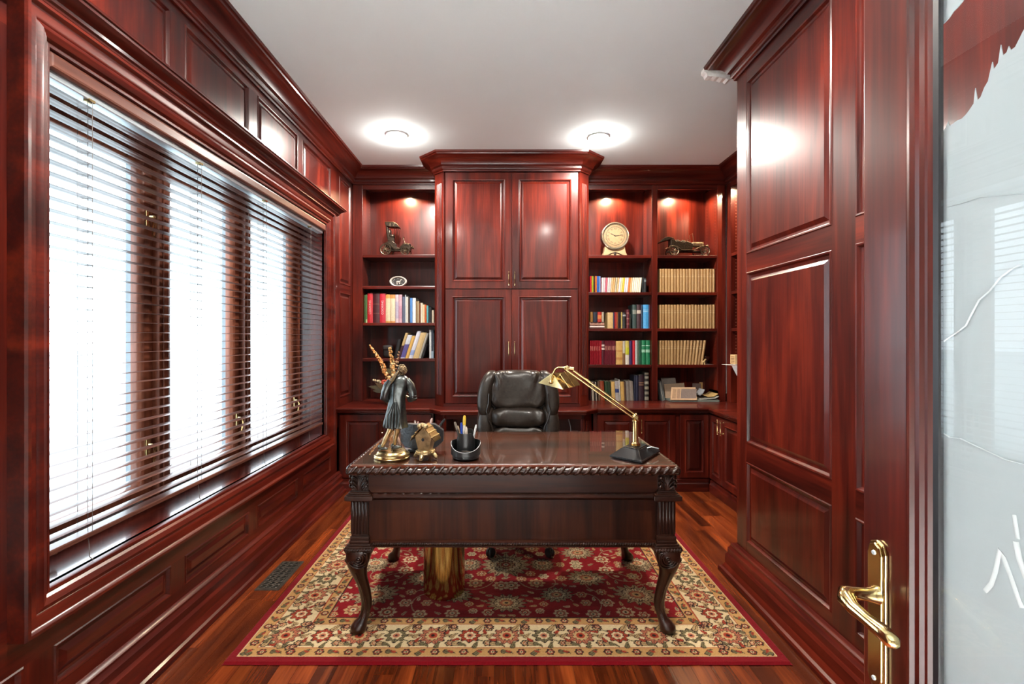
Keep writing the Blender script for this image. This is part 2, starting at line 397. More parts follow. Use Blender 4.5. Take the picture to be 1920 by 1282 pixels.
tag(build('trim_2', MB().sweep(CROWN, CR2), 'wood_y', smooth=25), 'dark cherry crown moulding above the panelled right hand wall', 'crown moulding', kind='structure')
pp = [(1.238, 3.05), (1.238, 3.028), (1.252, 3.018), (1.258, 3.000), (1.276, 2.996), (1.292, 2.999), (1.312, 2.992), (1.33, 2.993), (1.352, 2.985), (1.372, 2.986), (1.385, 2.975), (1.40, 2.98), (1.40, 3.05)]
tag(build('trim_3', MB().prism(pp, lambda u, v, h: (u, h, v), 2.951, 3.0), 'plaster'), 'rough white plaster patch behind the end of a crown moulding', 'plaster patch', kind='structure')
# ---------------------------------------------------------------- window casing, sill, header
wn = thing('window_1', (-1.66, 2.77, WZ0), 'three light wooden casement window with deep sill', 'window', kind='structure')
CAS = [(-0.112, 0.0), (-0.112, 0.052), (-0.108, 0.060), (-0.098, 0.060), (-0.094, 0.050), (-0.090, 0.046), (-0.064, 0.040), (-0.056, 0.034), (-0.050, 0.038), (-0.040, 0.042), (-0.022, 0.034), (-0.014, 0.024), (-0.010, 0.026), (-0.002, 0.024), (0.0, 0.018), (0.0, 0.0)]
build('casing', MB().rings(pl, WY0, WY1, WZ0, WZ1, CAS, cap=False), 'wood_y', wn, smooth=25)
rv = MB(); rv.box(-1.76, XL+.0, WY0-.012, WY0, WZ0, WZ1).box(-1.76, XL, WY1, WY1+.012, WZ0, WZ1).box(-1.76, XL, WY0, WY1, WZ1, WZ1+.012)
build('reveal', rv, 'wood_z', wn)
build('sill', B(-1.76, XL, WY0, WY1, WZ0-.02, WZ0), 'sill', wn)
HEAD = [(0, 2.440), (.060, 2.440), (.062, 2.447), (.070, 2.452), (.072, 2.462), (.082, 2.474), (.098, 2.484), (.110, 2.488), (.112, 2.496), (.118, 2.500), (.118, 2.508), (0, 2.512)]
build('header_cap', MB().sweep(HEAD, [(XL-.02, WY0-.112), (XL, WY0-.112), (XL, WY1+.112), (XL-.02, WY1+.112)]), 'wood_y', wn, smooth=25)
# window frame and sashes
FX0, FX1 = -1.755, -1.69
m = MB(); m.box(FX0, FX1, WY0, WY1, WZ0, WZ0+.035).box(FX0, FX1, WY0, WY1, WZ1-.05, WZ1).box(FX0, FX1, WY0, WY0+.035, WZ0, WZ1).box(FX0, FX1, WY1-.035, WY1, WZ0, WZ1)
build('frame', m, 'sash', wn)
mul = [(2.335, 2.405), (3.11, 3.18)]
for a, b_ in mul:
    mm = MB(); mm.box(FX0, FX1+.02, a, b_, WZ0+.03, WZ1-.04); mm.box(FX1+.02, FX1+.03, a+.018, b_-.018, WZ0+.03, WZ1-.04)
    build('mullion', mm, 'sash', wn, bevel=.003)
bays = [(WY0+.035, 2.335), (2.405, 3.11), (3.18, WY1-.035)]
for bi, (a, b_) in enumerate(bays):
    z0, z1 = WZ0+.035, WZ1-.05
    fnw = lambda u, v, h: (FX0 + .018 + h, u, v)
    sh = MB().rings(fnw, a+.004, b_-.004, z0+.004, z1-.004, [(0, -.02), (0, .032), (.05, .032), (.058, .026), (.062, .02), (.066, .0), (.066, -.02)], cap=False)
    so = build('sash', sh, 'sash', wn, smooth=25)
    cl = MB().rings(fnw, a+.004, b_-.004, z0+.004, z1-.004, [(0, -.045), (.064, -.045), (.066, -.02), (0, -.02)], cap=False)
    build('outer_cladding', cl, 'alu', so)
    build('pane', B(FX0+.010, FX0+.014, a+.066, b_-.066, z0+.066, z1-.066), 'glass', so)
    # brass latch on the sash
    for zz in ((0.86, 1.95) if bi == 0 else (0.86,)):
        l = MB(); yy = b_ - .035
        l.box(FX0+.05, FX0+.056, yy-.012, yy+.012, zz-.04, zz+.05)
        l.tube([(FX0+.056, yy, zz+.02), (FX0+.085, yy, zz+.02), (FX0+.09, yy, zz-.01), (FX0+.08, yy, zz-.07), (FX0+.09, yy, zz-.085)], [.007, .008, .008, .006, .005], 8)
        build('latch', l, 'brass', so, smooth=40)
crank = MB().box(-1.70, -1.64, 1.60, 1.68, WZ0+.001, WZ0+.03).tube([(-1.66, 1.64, WZ0+.03), (-1.63, 1.66, WZ0+.045), (-1.60, 1.72, WZ0+.04)], [.008, .006, .009], 8)
build('crank', crank, 'brass', wn, smooth=40)
# ---------------------------------------------------------------- wooden blind
BX = -1.515
bl = thing('wooden_blind', (BX, 2.77, WZ0), 'wide dark wooden venetian blind hanging open in the window', 'blind')
build('valance', MB().rings(lambda u, v, h: (BX + .035 + h, u, v), WY0+.006, WY1-.006, 2.272, WZ1-.002, [(0, -.008), (0, .004), (.006, .010), (.012, .012)]), 'slat', bl)
build('headrail', B(BX-.028, BX+.024, WY0+.012, WY1-.012, 2.252, 2.300), 'steel', bl, bevel=.004)
n = 38; zt, zb = 2.226, 0.722
sm = None
for i in range(n):
    z = zt - (zt - zb) * i / (n - 1)
    if sm is None:
        s_ = MB(); s_.prism([(-.025, -.0004), (-.012, .0016), (.0, .0022), (.012, .0016), (.025, -.0004), (.012, -.0012), (0, -.0006), (-.012, -.0012)], lambda u, v, h: (u, h, v), -(WY1-WY0)/2 + .014, (WY1-WY0)/2 - .014)
        o = build('slat', s_, 'slat', bl, origin=False); sm = o.data
    else:
        o = bpy.data.objects.new('slat', sm); C.objects.link(o); o.parent = bl
    o.location = Vector((BX, 2.771, z)) - bl.location
build('bottom_rail', B(BX-.026, BX+.026, WY0+.014, WY1-.014, 0.672, 0.690), 'slat', bl, bevel=.004)
for yy in (1.74, 2.37, 3.02, 3.72):
    t_ = MB()
    for dx in (-.027, .027): t_.tube([(BX+dx, yy, 2.252), (BX+dx, yy, 0.69)], .0011, 4)
    t_.tube([(BX, yy+.012, 2.252), (BX, yy+.012, 0.69)], .0011, 4)
    for i in range(n): z = zt - (zt-zb)*i/(n-1) - .003; t_.tube([(BX-.027, yy, z), (BX+.027, yy, z)], .0009, 3)
    build('ladder_cord', t_, 'cord', bl)
    build('cord_clip', B(BX+.004, BX+.028, yy-.012, yy+.012, 2.245, 2.254), 'brass', bl)
    build('cord_tail', MB().tube([(BX+.01, yy, .672), (BX+.012, yy+.004, .64), (BX+.02, yy-.004, .60), (BX+.03, yy, WZ0+.003)], .0016, 5), 'cord', bl)
# ---------------------------------------------------------------- outside
tag(build('ground', B(-40, -1.82, -25, 45, -0.75, -0.70), 'snow'), 'pale frosty lawn outside the window', 'ground', kind='structure')
fe = thing('garden_fence', (-9, 6, -0.7), 'white board fence across the lawn outside', 'fence')
bd = None
for i in range(60):
    y = -8 + i * .62
    if bd is None: o = build('board', B(-.02, .02, -.3, .3, 0, 1.75), 'fence', fe, origin=False); bd = o.data
    else: o = bpy.data.objects.new('board', bd); C.objects.link(o); o.parent = fe
    o.location = (0, y - 6 + 6, 0.05)
for z in (.35, 1.05, 1.65): build('fence_rail', B(-8.98, -8.93, -2.3, 35, z-.75, z-.65), 'fence', fe)
for i in range(14): build('fence_post', B(-9.12, -9.0, -2 + i*2.7, -1.88 + i*2.7, -.7, 1.2), 'fence', fe)

# ---------------------------------------------------------------- right wall panelling (face X = XR)
wr = thing('wall_right', (XR+.4, 1.4, 0), 'tall raised panel cherry wall beside the frosted door', 'wall', kind='structure')
build('backing', B(XR+.014, 2.53, -0.02, 2.80, 0, H), 'wood_z', wr)
build('corner_post', B(XR, XR+.03, 2.70, 2.81, 0, 2.95), 'wood_z', wr, bevel=.003)
rows = [(.243, .694), (.80, 1.757), (1.86, 2.83)]
cl2 = [(2.0, 2.70), (1.165, 1.865), (.33, 1.03)]
for a, b_ in ((0.0, .33), (1.03, 1.165), (1.865, 2.0)): rail(wr, pr, a, b_, .16, 2.93, 'wood_z', name='stile')
for a, b_ in cl2:
    for z0, z1 in ((.16, .243), (.694, .80), (1.757, 1.86), (2.83, 2.93)): rail(wr, pr, a, b_, z0, z1, 'wood_y')
    for z0, z1 in rows: panel(wr, pr, a, b_, z0, z1)

# ================================================================ built-in cabinets
def handle(par, fn, u, v0, v1, h0=0.0):
    """slim twisted brass bar pull, vertical, on the plane fn"""
    t = MB(); L_ = v1 - v0
    zz = [v0, v0+.04*L_, v0+.08*L_, v0+.14*L_, v0+.2*L_, v0+.5*L_, v0+.8*L_, v0+.86*L_, v0+.92*L_, v0+.96*L_, v1]
    rr = [.0015, .0045, .002, .005, .0035, .0045, .0035, .005, .002, .0045, .0015]
    t.tube([fn(u, z, h0+.026) for z in zz], rr, 8)
    for z in (v0+.14*L_, v0+.86*L_): t.tube([fn(u, z, h0), fn(u, z, h0+.004), fn(u, z, h0+.026)], [.006, .0035, .003], 6)
    return build('handle', t, 'brass', par, smooth=40, label='slim brass bar pull')
def door(par, fn, u0, u1, v0, v1, fw=.055, hs=None, th=.02):
    g = .0015
    d = build('door', MB().rings(fn, u0+g, u1-g, v0+g, v1-g, [(0, -.004), (0, th-.002), (.002, th), (fw, th), (fw+.004, th+.003), (fw+.010, th+.001), (fw+.014, th-.007), (fw+.016, th-.012)], cap=False), 'wood_z', par)
    build('raised_panel', MB().rings(fn, u0+g, u1-g, v0+g, v1-g, [(fw+.016, th-.012), (fw+.022, th-.013), (fw+.040, th-.004), (fw+.042, th-.003)]), 'wood_z', d)
    if hs: handle(d, fn, hs[0], hs[1], hs[2], th)
    return d
def fluted(name, par, p0, p1, z0, z1, nf=4, thick=.02, zi=.05):
    """flat pilaster between plan points p0,p1 (front on the right of travel p0->p1) with raised reeds/flutes"""
    a = Vector(p0); b_ = Vector(p1); d = (b_ - a).normalized(); nrm = Vector((d.y, -d.x)); L_ = (b_ - a).length
    fn = lambda u, v, h: (a.x + d.x*u + nrm.x*h, a.y + d.y*u + nrm.y*h, v)
    o = build(name, MB().rings(fn, 0, L_, z0, z1, [(0, -thick), (0, 0)]), 'wood_z', par)
    mg = L_*.2; w_ = (L_ - 2*mg) / nf
    for i in range(nf):
        u = mg + w_*i
        build('flute', MB().rings(fn, u+w_*.15, u+w_*.85, z0+zi, z1-zi, [(0, .0), (w_*.12, .004), (w_*.3, .006)]), 'wood_z', o)
    return o
CT = 0.76                                   # counter height
# ---------------------------------------------------------------- counter top
cpts = [(XL, 5.06), (XL, 4.30), (-.65, 4.30), (-.534, 4.165), (.715, 4.165), (.845, 4.30), (1.853, 4.30), (1.853, 2.83), (2.52, 2.83), (2.52, 5.06)]
ct = MB(); ct.hull([(x, y, CT-.03) for x, y in cpts], [(x, y, CT) for x, y in cpts])
EDGE = [(0, CT-.042), (.004, CT-.042), (.010, CT-.036), (.010, CT-.028), (.016, CT-.022), (.018, CT-.010), (.014, CT-.003), (.008, CT), (0, CT)]
cto = build('countertop', ct, 'wood_x', label='long L shaped cherry counter in front of the bookcases', cat='countertop')
build('edge_moulding', MB().sweep(EDGE, cpts[1:8]), 'wood_x', cto, smooth=30)
# ---------------------------------------------------------------- base cabinets
PL = [(0, 0), (.022, 0), (.022, .07), (.016, .078), (.014, .090), (.014, .104), (.006, .112), (0, .114)]
def base_cab(name, label, boxes, path, doors, fn):
    c = thing(name, (boxes[0][0], boxes[0][2], 0), label, 'cabinet')
    m_ = MB()
    for b_ in boxes: m_.box(*b_)
    build('body', m_, 'wood_z', c)
    build('plinth', MB().sweep(PL, path), 'wood_x', c, smooth=30)
    for d in doors: door(c, fn, *d[:4], fw=d[4] if len(d) > 4 else .05, hs=d[5] if len(d) > 5 else None)
    return c
yf = 4.352
c1 = base_cab('base_cabinet', 'two door cherry base cabinet under the bookcase next to the window', [(XL+.002, -.63, yf, 5.04, .0, CT-.045)],
    [(XL+.002, yf), (-.63, yf)], [(-1.475, -1.05, .125, .70, .055, (-1.085, .53, .66)), (-1.05, -.645, .125, .70, .055, (-1.015, .53, .66))], pb(yf))
c2 = base_cab('base_cabinet', 'cherry base cabinet under the clock bookcase beside the kneehole', [(.82, 1.875, yf, 5.04, .0, CT-.045)],
    [(.82, yf), (1.855, yf)], [(.85, 1.218, .125, .70, .05, None), (1.218, 1.56, .125, .70, .05, (1.245, .53, .66)), (1.60, 1.86, .125, .70, .045)], pb(yf))
c3 = base_cab('base_cabinet', 'cherry base cabinet of the return counter by the panelled wall', [(1.88, 2.51, 2.84, 4.32, .0, CT-.045)],
    [(1.88, 4.32), (1.88, 2.84)], [(4.08, 4.325, .125, .70, .045, (4.108, .56, .69)), (3.60, 4.08, .125, .70, .05, (4.05, .56, .69)), (3.10, 3.60, .125, .70, .05)], px_(1.88))
# kneehole between the base cabinets
kn = thing('kneehole_unit', (.09, 4.6, 0), 'dark open kneehole under the counter behind the desk chair', 'cabinet')
build('back_panel', B(-.628, .818, 5.0, 5.04, 0, CT-.045), 'wood_z', kn)
build('apron', B(-.50, .69, 4.215, 4.235, CT-.085, CT-.045), 'wood_x', kn)
fluted('pilaster', kn, (-.612, 4.335), (-.515, 4.215), .115, CT-.045, 4, .02, .06)
fluted('pilaster', kn, (.70, 4.215), (.80, 4.335), .115, CT-.045, 4, .02, .06)
for a_, b_ in (((-.600, 4.330), (-.515, 4.215)), ((.70, 4.215), (.788, 4.330))): build('plinth', MB().sweep([(o_-.02 if o_ == 0 else o_, z_) for o_, z_ in PL], [a_, b_]), 'wood_x', kn)
build('side_panel', B(-.53, -.515, 4.22, 5.0, 0, CT-.045), 'wood_z', kn); build('side_panel', B(.70, .715, 4.22, 5.0, 0, CT-.045), 'wood_z', kn)
tag(build('cable', MB().tube([P(1062, 772, 4.6), P(1066, 785, 4.58), P(1070, 800, 4.56), P(1071, 815, 4.55), P(1071, 850, 4.55), (.655, 4.56, .01)], .005, 6), cmat((205, 205, 205)), smooth=60), 'thin white cable hanging in the kneehole beside the chair', 'cable')
# ---------------------------------------------------------------- centre cupboard
YC = 4.39
cc = thing('tall_cupboard', (.08, 4.7, CT), 'tall four door cherry cupboard with fluted corners standing on the counter', 'cupboard')
bp = [(-.63, 5.05), (-.63, 4.475), (-.539, YC), (.70, YC), (.795, 4.48), (.795, 5.05)]
build('body', MB().hull([(x, y, CT+.001) for x, y in bp], [(x, y, 3.04) for x, y in bp]), 'wood_z', cc)
xm = .0805
for x0, x1, hx in ((-.525, xm, xm-.027), (xm, .686, xm+.027)):
    door(cc, pb(YC), x0, x1, 1.835, 2.895, .062, (hx, 1.86, 1.99))
    door(cc, pb(YC), x0, x1, CT+.03, 1.828, .062, (hx, 1.225, 1.355))
build('bottom_rail', B(-.539, .70, YC-.018, YC, CT+.001, CT+.028), 'wood_x', cc)
fluted('pilaster', cc, (-.632, 4.463), (-.541, 4.372), CT+.002, 2.905, 4, .02, .10)
fluted('pilaster', cc, (.702, 4.372), (.797, 4.467), CT+.002, 2.905, 4, .02, .10)
build('trim_4', MB().sweep(CROWN, CP, (2, 7)), 'wood_x', smooth=25, label='dark cherry crown moulding stepping around the top of the tall cupboard', cat='crown moulding', kind='structure')
# ---------------------------------------------------------------- bookcases
def pins(par, fnx, ys, zs):
    m_ = MB()
    for y in ys:
        for z in zs: m_.add([fnx(y-.003, z-.003), fnx(y+.003, z-.003), fnx(y+.003, z+.003), fnx(y-.003, z+.003)], [(0, 1, 2, 3)])
    o = build('pin_holes', m_, cmat((180, 130, 110), .4), par); o['kind'] = 'stuff'
def puck(par, x, y, z):
    l = build('puck_light', MB().lathe([(.0, .018), (.034, .018), (.036, .012), (.034, .0), (.028, .0), (.026, .006), (0, .006)], (x, y, z-.018), 20), 'brass_soft', par, smooth=40)
    build('lens', MB().lathe([(0, 0), (.026, 0), (.026, .003), (0, .003)], (x, y, z-.0145), 16), 'puck_on', l)
    ld = bpy.data.lights.new('puck_lamp', 'SPOT'); ld.energy = PUCK_W; ld.color = (1, .74, .45); ld.spot_size = math.radians(158); ld.spot_blend = .25; ld.shadow_soft_size = .012
    lo = bpy.data.objects.new('puck_lamp', ld); C.objects.link(lo); lo.parent = l; lo.location = Vector((x, y, z-.022)) - wloc(l)
zpin = [1.25 + .032*i for i in range(52)]
def shelf(par, x0, x1, z, y0=YB+.004, y1=YBK-.006):
    build('shelf', B(x0, x1, y0, y1, z-.03, z), 'wood_x', par, bevel=.004)
ZS_L = (2.212, 1.901, 1.538, 1.183); ZS_R = (2.207, 1.840, 1.481, 1.121)
bL = thing('bookcase', (-1.06, 4.9, CT), 'cherry bookcase next to the window, lit from above, open shelves', 'bookcase')
build('back_panel', B(XL+.002, -.632, YBK-.005, YBK+.015, CT+.001, 2.93), 'wood_z', bL)
build('side_panel', B(XL+.002, -1.39, YB, YBK-.006, CT+.001, 2.90), 'wood_z', bL, bevel=.002)
build('side_panel', B(-.655, -.633, YB, YBK-.006, CT+.001, 2.90), 'wood_z', bL)
build('valance', B(-1.39, -.655, YB, YB+.02, 2.857, 2.905), 'wood_x', bL)
build('soffit', B(-1.39, -.655, YB+.02, YBK-.006, 2.915, 2.935), 'wood_x', bL)
for z in ZS_L: shelf(bL, -1.389, -.656, z)
build('trim_5', MB().sweep(CROWN, CP, (1, 2)), 'wood_x', smooth=25, label='dark cherry crown moulding above the bookcase next to the window', cat='crown moulding', kind='structure')
pins(bL, lambda y, z: (-1.3893, y, z), (4.80, 4.99), zpin)
puck(bL, -1.005, 4.87, 2.915)
bR = thing('bookcase', (1.5, 4.9, CT), 'wide two bay cherry bookcase holding the clock and many volumes', 'bookcase')
build('back_panel', B(.797, XA, YBK-.005, YBK+.015, CT+.001, 2.93), 'wood_z', bR)
build('side_panel', B(.797, .82, YB, YBK-.006, CT+.001, 2.90), 'wood_z', bR)
build('divider', B(1.473, 1.53, YB, YBK-.006, CT+.001, 2.90), 'wood_z', bR, bevel=.002)
build('side_panel', B(2.122, 2.205, YB, YBK-.006, CT+.001, 2.90), 'wood_z', bR, bevel=.002)
for a, b_ in ((.82, 1.473), (1.53, 2.122)):
    build('valance', B(a, b_, YB, YB+.02, 2.857, 2.905), 'wood_x', bR)
    build('soffit', B(a, b_, YB+.02, YBK-.006, 2.915, 2.935), 'wood_x', bR)
    for z in ZS_R: shelf(bR, a+.001, b_-.001, z)
pins(bR, lambda y, z: (1.4727, y, z), (4.80, 4.99), zpin); pins(bR, lambda y, z: (2.1217, y, z), (4.80, 4.99), zpin)
puck(bR, 1.12, 4.87, 2.915); puck(bR, 1.80, 4.87, 2.915)
build('trim_6', MB().sweep(CROWN, CP, (7, 8)), 'wood_x', smooth=25, label='dark cherry crown moulding above the bookcase that holds the clock', cat='crown moulding', kind='structure')
bA = thing('bookcase', (2.36, 3.8, CT), 'return bookcase seen edge on past the panelled wall', 'bookcase')
build('back_panel', B(2.50, 2.525, 2.84, 4.74, CT+.001, 2.93), 'wood_z', bA)
build('side_panel', B(XA, 2.498, 4.655, 4.74, CT+.001, 2.90), 'wood_z', bA, bevel=.002)
for ya in (2.84, 3.46, 4.08): build('divider', B(XA, 2.498, ya, ya+.05, CT+.001, 2.90), 'wood_z', bA, bevel=.002)
for ya, yb in ((2.89, 3.46), (3.51, 4.08), (4.13, 4.655)):
    build('valance', B(XA, XA+.02, ya, yb, 2.857, 2.905), 'wood_y', bA)
    build('soffit', B(XA+.02, 2.498, ya, yb, 2.915, 2.935), 'wood_y', bA)
    for z in ZS_R: build('shelf', B(XA+.004, 2.497, ya+.001, yb-.001, z-.03, z), 'wood_y', bA, bevel=.004)
pins(bA, lambda y, z: (y - 4.80 + 2.26, 4.6547, z), (4.80, 4.99), zpin)
puck(bA, 2.33, 4.40, 2.915)
build('trim_7', MB().sweep(CROWN, CP, (8, 9)), 'wood_y', smooth=25, label='dark cherry crown moulding above the return bookcase', cat='crown moulding', kind='structure')
# ---------------------------------------------------------------- recessed ceiling lights
def can(x, y, W, label):
    t = thing('recessed_light', (x, y, H-.02), label, 'ceiling light', 'recessed ceiling lights')
    build('trim_ring', MB().lathe([(.062, -.001), (.085, -.001), (.088, -.006), (.084, -.010), (.066, -.008), (.062, -.001)], (x, y, H), 32), 'white', t, smooth=40)
    build('bulb', MB().lathe([(0, -.006), (.04, -.005), (.058, -.002), (.060, -.0005), (0, -.0005)], (x, y, H), 24), 'lamp_on', t, smooth=40)
    ld = bpy.data.lights.new('downlight', 'SPOT'); ld.energy = W; ld.color = (1, .93, .84); ld.shadow_soft_size = .045; ld.spot_size = math.radians(165); ld.spot_blend = .5
    l2 = bpy.data.lights.new('lamp_spill', 'POINT'); l2.energy = W*.07; l2.color = (1, .95, .88); l2.shadow_soft_size = .028
    lo = bpy.data.objects.new('lamp_spill', l2); C.objects.link(lo); lo.parent = t; lo.location = (0, 0, -.022)
    lo = bpy.data.objects.new('downlight', ld); C.objects.link(lo); lo.parent = t; lo.location = (0, 0, -.022)
can(-.87, 3.93, SPOT_W, 'glowing recessed ceiling light near the crown above the window bookcase')
can(.79, 3.97, SPOT_W, 'glowing recessed ceiling light between the clock bookcase and the panelled wall')
can(-.75, 1.45, NEAR_W, 'recessed ceiling light above the front of the rug by the window')
can(.65, 1.50, NEAR_W, 'recessed ceiling light above the front of the rug by the door')
for hxx, hlb in ((-1.0, 'added unseen fill light in the hall on the window side'), (1.0, 'added unseen fill light in the hall behind the open door')):  # invented lamps out of view, added to lift the study ceiling
    hl = thing('added_hall_fill', (hxx, -1.5, 2.95), hlb, 'ceiling light', 'added hall fill lights')
    build('shade', MB().lathe([(0, 0), (.13, .01), (.16, .06), (.05, .099), (0, .099)], (hxx, -1.5, 2.95), 24), emit('added_fill_glow', (1, .97, .92), 3), hl, smooth=40)
    ld = bpy.data.lights.new('added_fill_spot', 'SPOT'); ld.energy = HALL_FILL_W; ld.color = (.95, .98, 1.0); ld.shadow_soft_size = .12; ld.spot_size = math.radians(96); ld.spot_blend = .3
    lo = bpy.data.objects.new('added_fill_spot', ld); C.objects.link(lo); lo.parent = hl; lo.location = (0, 0, -.25)

# ---------------------------------------------------------------- open door with frosted glass
DX0, DX1, DY0, DY1 = .65, .692, .05, .866
dr = thing('door_1', (.67, .45, 0), 'open cherry door with an etched frosted glass pane', 'door', kind='structure')
pd = px_(DX0); 
gy0, gy1, gz0, gz1 = DY0+.127, DY1-.127, .26, 2.26
m_ = MB()
m_.box(DX0, DX1, DY1-.095, DY1, 0.008, 2.44); build('stile', m_, 'wood_z', dr, bevel=.003)
build('stile', B(DX0, DX1, DY0, DY0+.095, 0.008, 2.44), 'wood_z', dr, bevel=.003)
build('rail', B(DX0, DX1, DY0+.095, DY1-.095, 0.008, gz0-.03), 'wood_y', dr); build('rail', B(DX0, DX1, DY0+.095, DY1-.095, gz1+.03, 2.44), 'wood_y', dr)
for fn_, nm in ((px_(DX0), 'glazing_bead'), (lambda u, v, h: (DX1 + h, u, v), 'glazing_bead')):
    build(nm, MB().rings(fn_, DY0+.095, DY1-.095, gz0-.03, gz1+.03, [(0, 0), (.003, .004), (.009, .005), (.012, -.001), (.018, -.003), (.022, -.008), (.026, -.009), (.030, -.014), (.032, -.018)], cap=False), 'wood_z', dr, smooth=30)
build('gasket', MB().rings(px_(DX0+.017), DY0+.095, DY1-.095, gz0-.03, gz1+.03, [(.024, -.004), (.024, .004), (.038, .002), (.040, -.004)], cap=False), 'gasket', dr)
pane = build('glass_pane', B(.667, .672, gy0-.004, gy1+.004, gz0-.004, gz1+.004), 'glass', dr)
def D(px, py): Y = .676 * F / (px - 943); return (Y, CAMZ + (632 - py) * Y / F)
jag = [(1742, 272), (1750, 268), (1757, 262), (1760, 246), (1763, 256), (1768, 250), (1775, 240), (1780, 228), (1783, 236), (1790, 231), (1797, 226), (1806, 222), (1814, 214), (1820, 206), (1828, 194), (1831, 165), (1835, 188), (1841, 182), (1848, 164), (1855, 152), (1858, 138), (1863, 116), (1866, 130), (1874, 118), (1879, 84), (1883, 104), (1890, 98), (1894, 86), (1898, 94), (1906, 88), (1914, 72), (1921, 58), (1935, 35), (1950, 5), (1970, -30), (2000, -70), (2060, -150), (2100, -170)]
top = [D(*p) for p in jag]
top = [(gy1, top[0][1])] + top
top = [p for p in top if p[0] > gy0 + .01 and p[1] < gz1] 
poly = top + [(gy0, min(top[-1][1] + .05, gz1)), (gy0, gz0), (gy1, gz0)]
build('frosted_area', MB().prism(poly, lambda u, v, h: (.674 + h, u, v), 0, .0012), 'frost', pane)
cl_ = [D(*p) for p in [(1733, 82), (1745, 72), (1757, 58), (1768, 48), (1782, 34), (1790, 22), (1800, 12), (1808, 2), (1822, -20), (1845, -60), (1838, -70), (1800, -40), (1775, -12), (1762, 4), (1756, 12), (1748, 16), (1740, 30), (1733, 34)]]
build('frosted_cloud', MB().prism(cl_, lambda u, v, h: (.674 + h, u, v), 0, .0012), 'frost', pane)
def etch(pts, r):
    q = [D(*p) for p in pts]; s_ = MB()
    s_.tube([(.6736, y, z) for y, z in q], r, 6, flat=.25) ; build('etched_line', s_, 'frost_line', pane, smooth=60)
etch([(1920, 495), (1900, 505), (1880, 520), (1860, 545), (1840, 562), (1825, 590), (1815, 610), (1800, 622), (1780, 635), (1762, 648), (1755, 662)], .0022)
etch([(1742, 796), (1755, 798), (1770, 810), (1785, 820), (1805, 822), (1830, 834), (1860, 848), (1890, 862), (1930, 872)], .0024)
etch([(1920, 1140), (1912, 1120), (1900, 1085), (1885, 1045), (1878, 1030), (1874, 1050), (1870, 1070), (1862, 1095), (1850, 1108)], .0032)
etch([(1912, 1010), (1908, 985), (1905, 965)], .0028); etch([(1930, 1090), (1915, 1050), (1908, 1015)], .004)
etch([(1780, 388), (1810, 380), (1840, 370), (1880, 366), (1930, 362)], .0012)
# lever handle and plate
hd = thing('tmp', (0, 0, 0), None, None); bpy.data.objects.remove(hd)
pz0, pz1, pyc = .785, 1.045, .828
prof = [(pyc-.019, pz0+.02), (pyc-.014, pz0+.006), (pyc, pz0), (pyc+.014, pz0+.006), (pyc+.019, pz0+.02), (pyc+.019, pz1-.02), (pyc+.014, pz1-.006), (pyc, pz1), (pyc-.014, pz1-.006), (pyc-.019, pz1-.02)]
pm = MB(); pm.prism(prof, lambda u, v, h: (DX0 - h, u, v), 0, .006)
pm.prism([(pyc + (u-pyc)*.8, (v-.915)*.965+.915) for u, v in prof], lambda u, v, h: (DX0 - h, u, v), .006, .010)
plate = build('handle_plate', pm, 'brass', dr, bevel=.002, label='tall polished brass handle plate')
for z in (pz0+.022, pz1-.022): build('screw', MB().lathe([(.0042, 0), (.0035, .002), (0, .0026)], (0, 0, 0), 10, lambda x, y, h: (DX0-.010-h, pyc+x, z+y)), 'steel', plate, smooth=50)
zl = .952
build('lever', MB().tube([(DX0-.010, pyc-.004, zl), (DX0-.018, pyc-.004, zl), (DX0-.03, pyc-.004, zl+.001), (DX0-.05, pyc-.004, zl+.003), (DX0-.062, pyc-.006, zl+.003), (DX0-.069, pyc-.016, zl), (DX0-.070, pyc-.034, zl-.006), (DX0-.067, pyc-.06, zl-.010), (DX0-.062, pyc-.085, zl-.014), (DX0-.060, pyc-.103, zl-.020), (DX0-.060, pyc-.110, zl-.022)],
      [.016, .013, .0105, .011, .0135, .0140, .0115, .0100, .0125, .0115, .004], 12, flat=1.0), 'brass', plate, smooth=60)

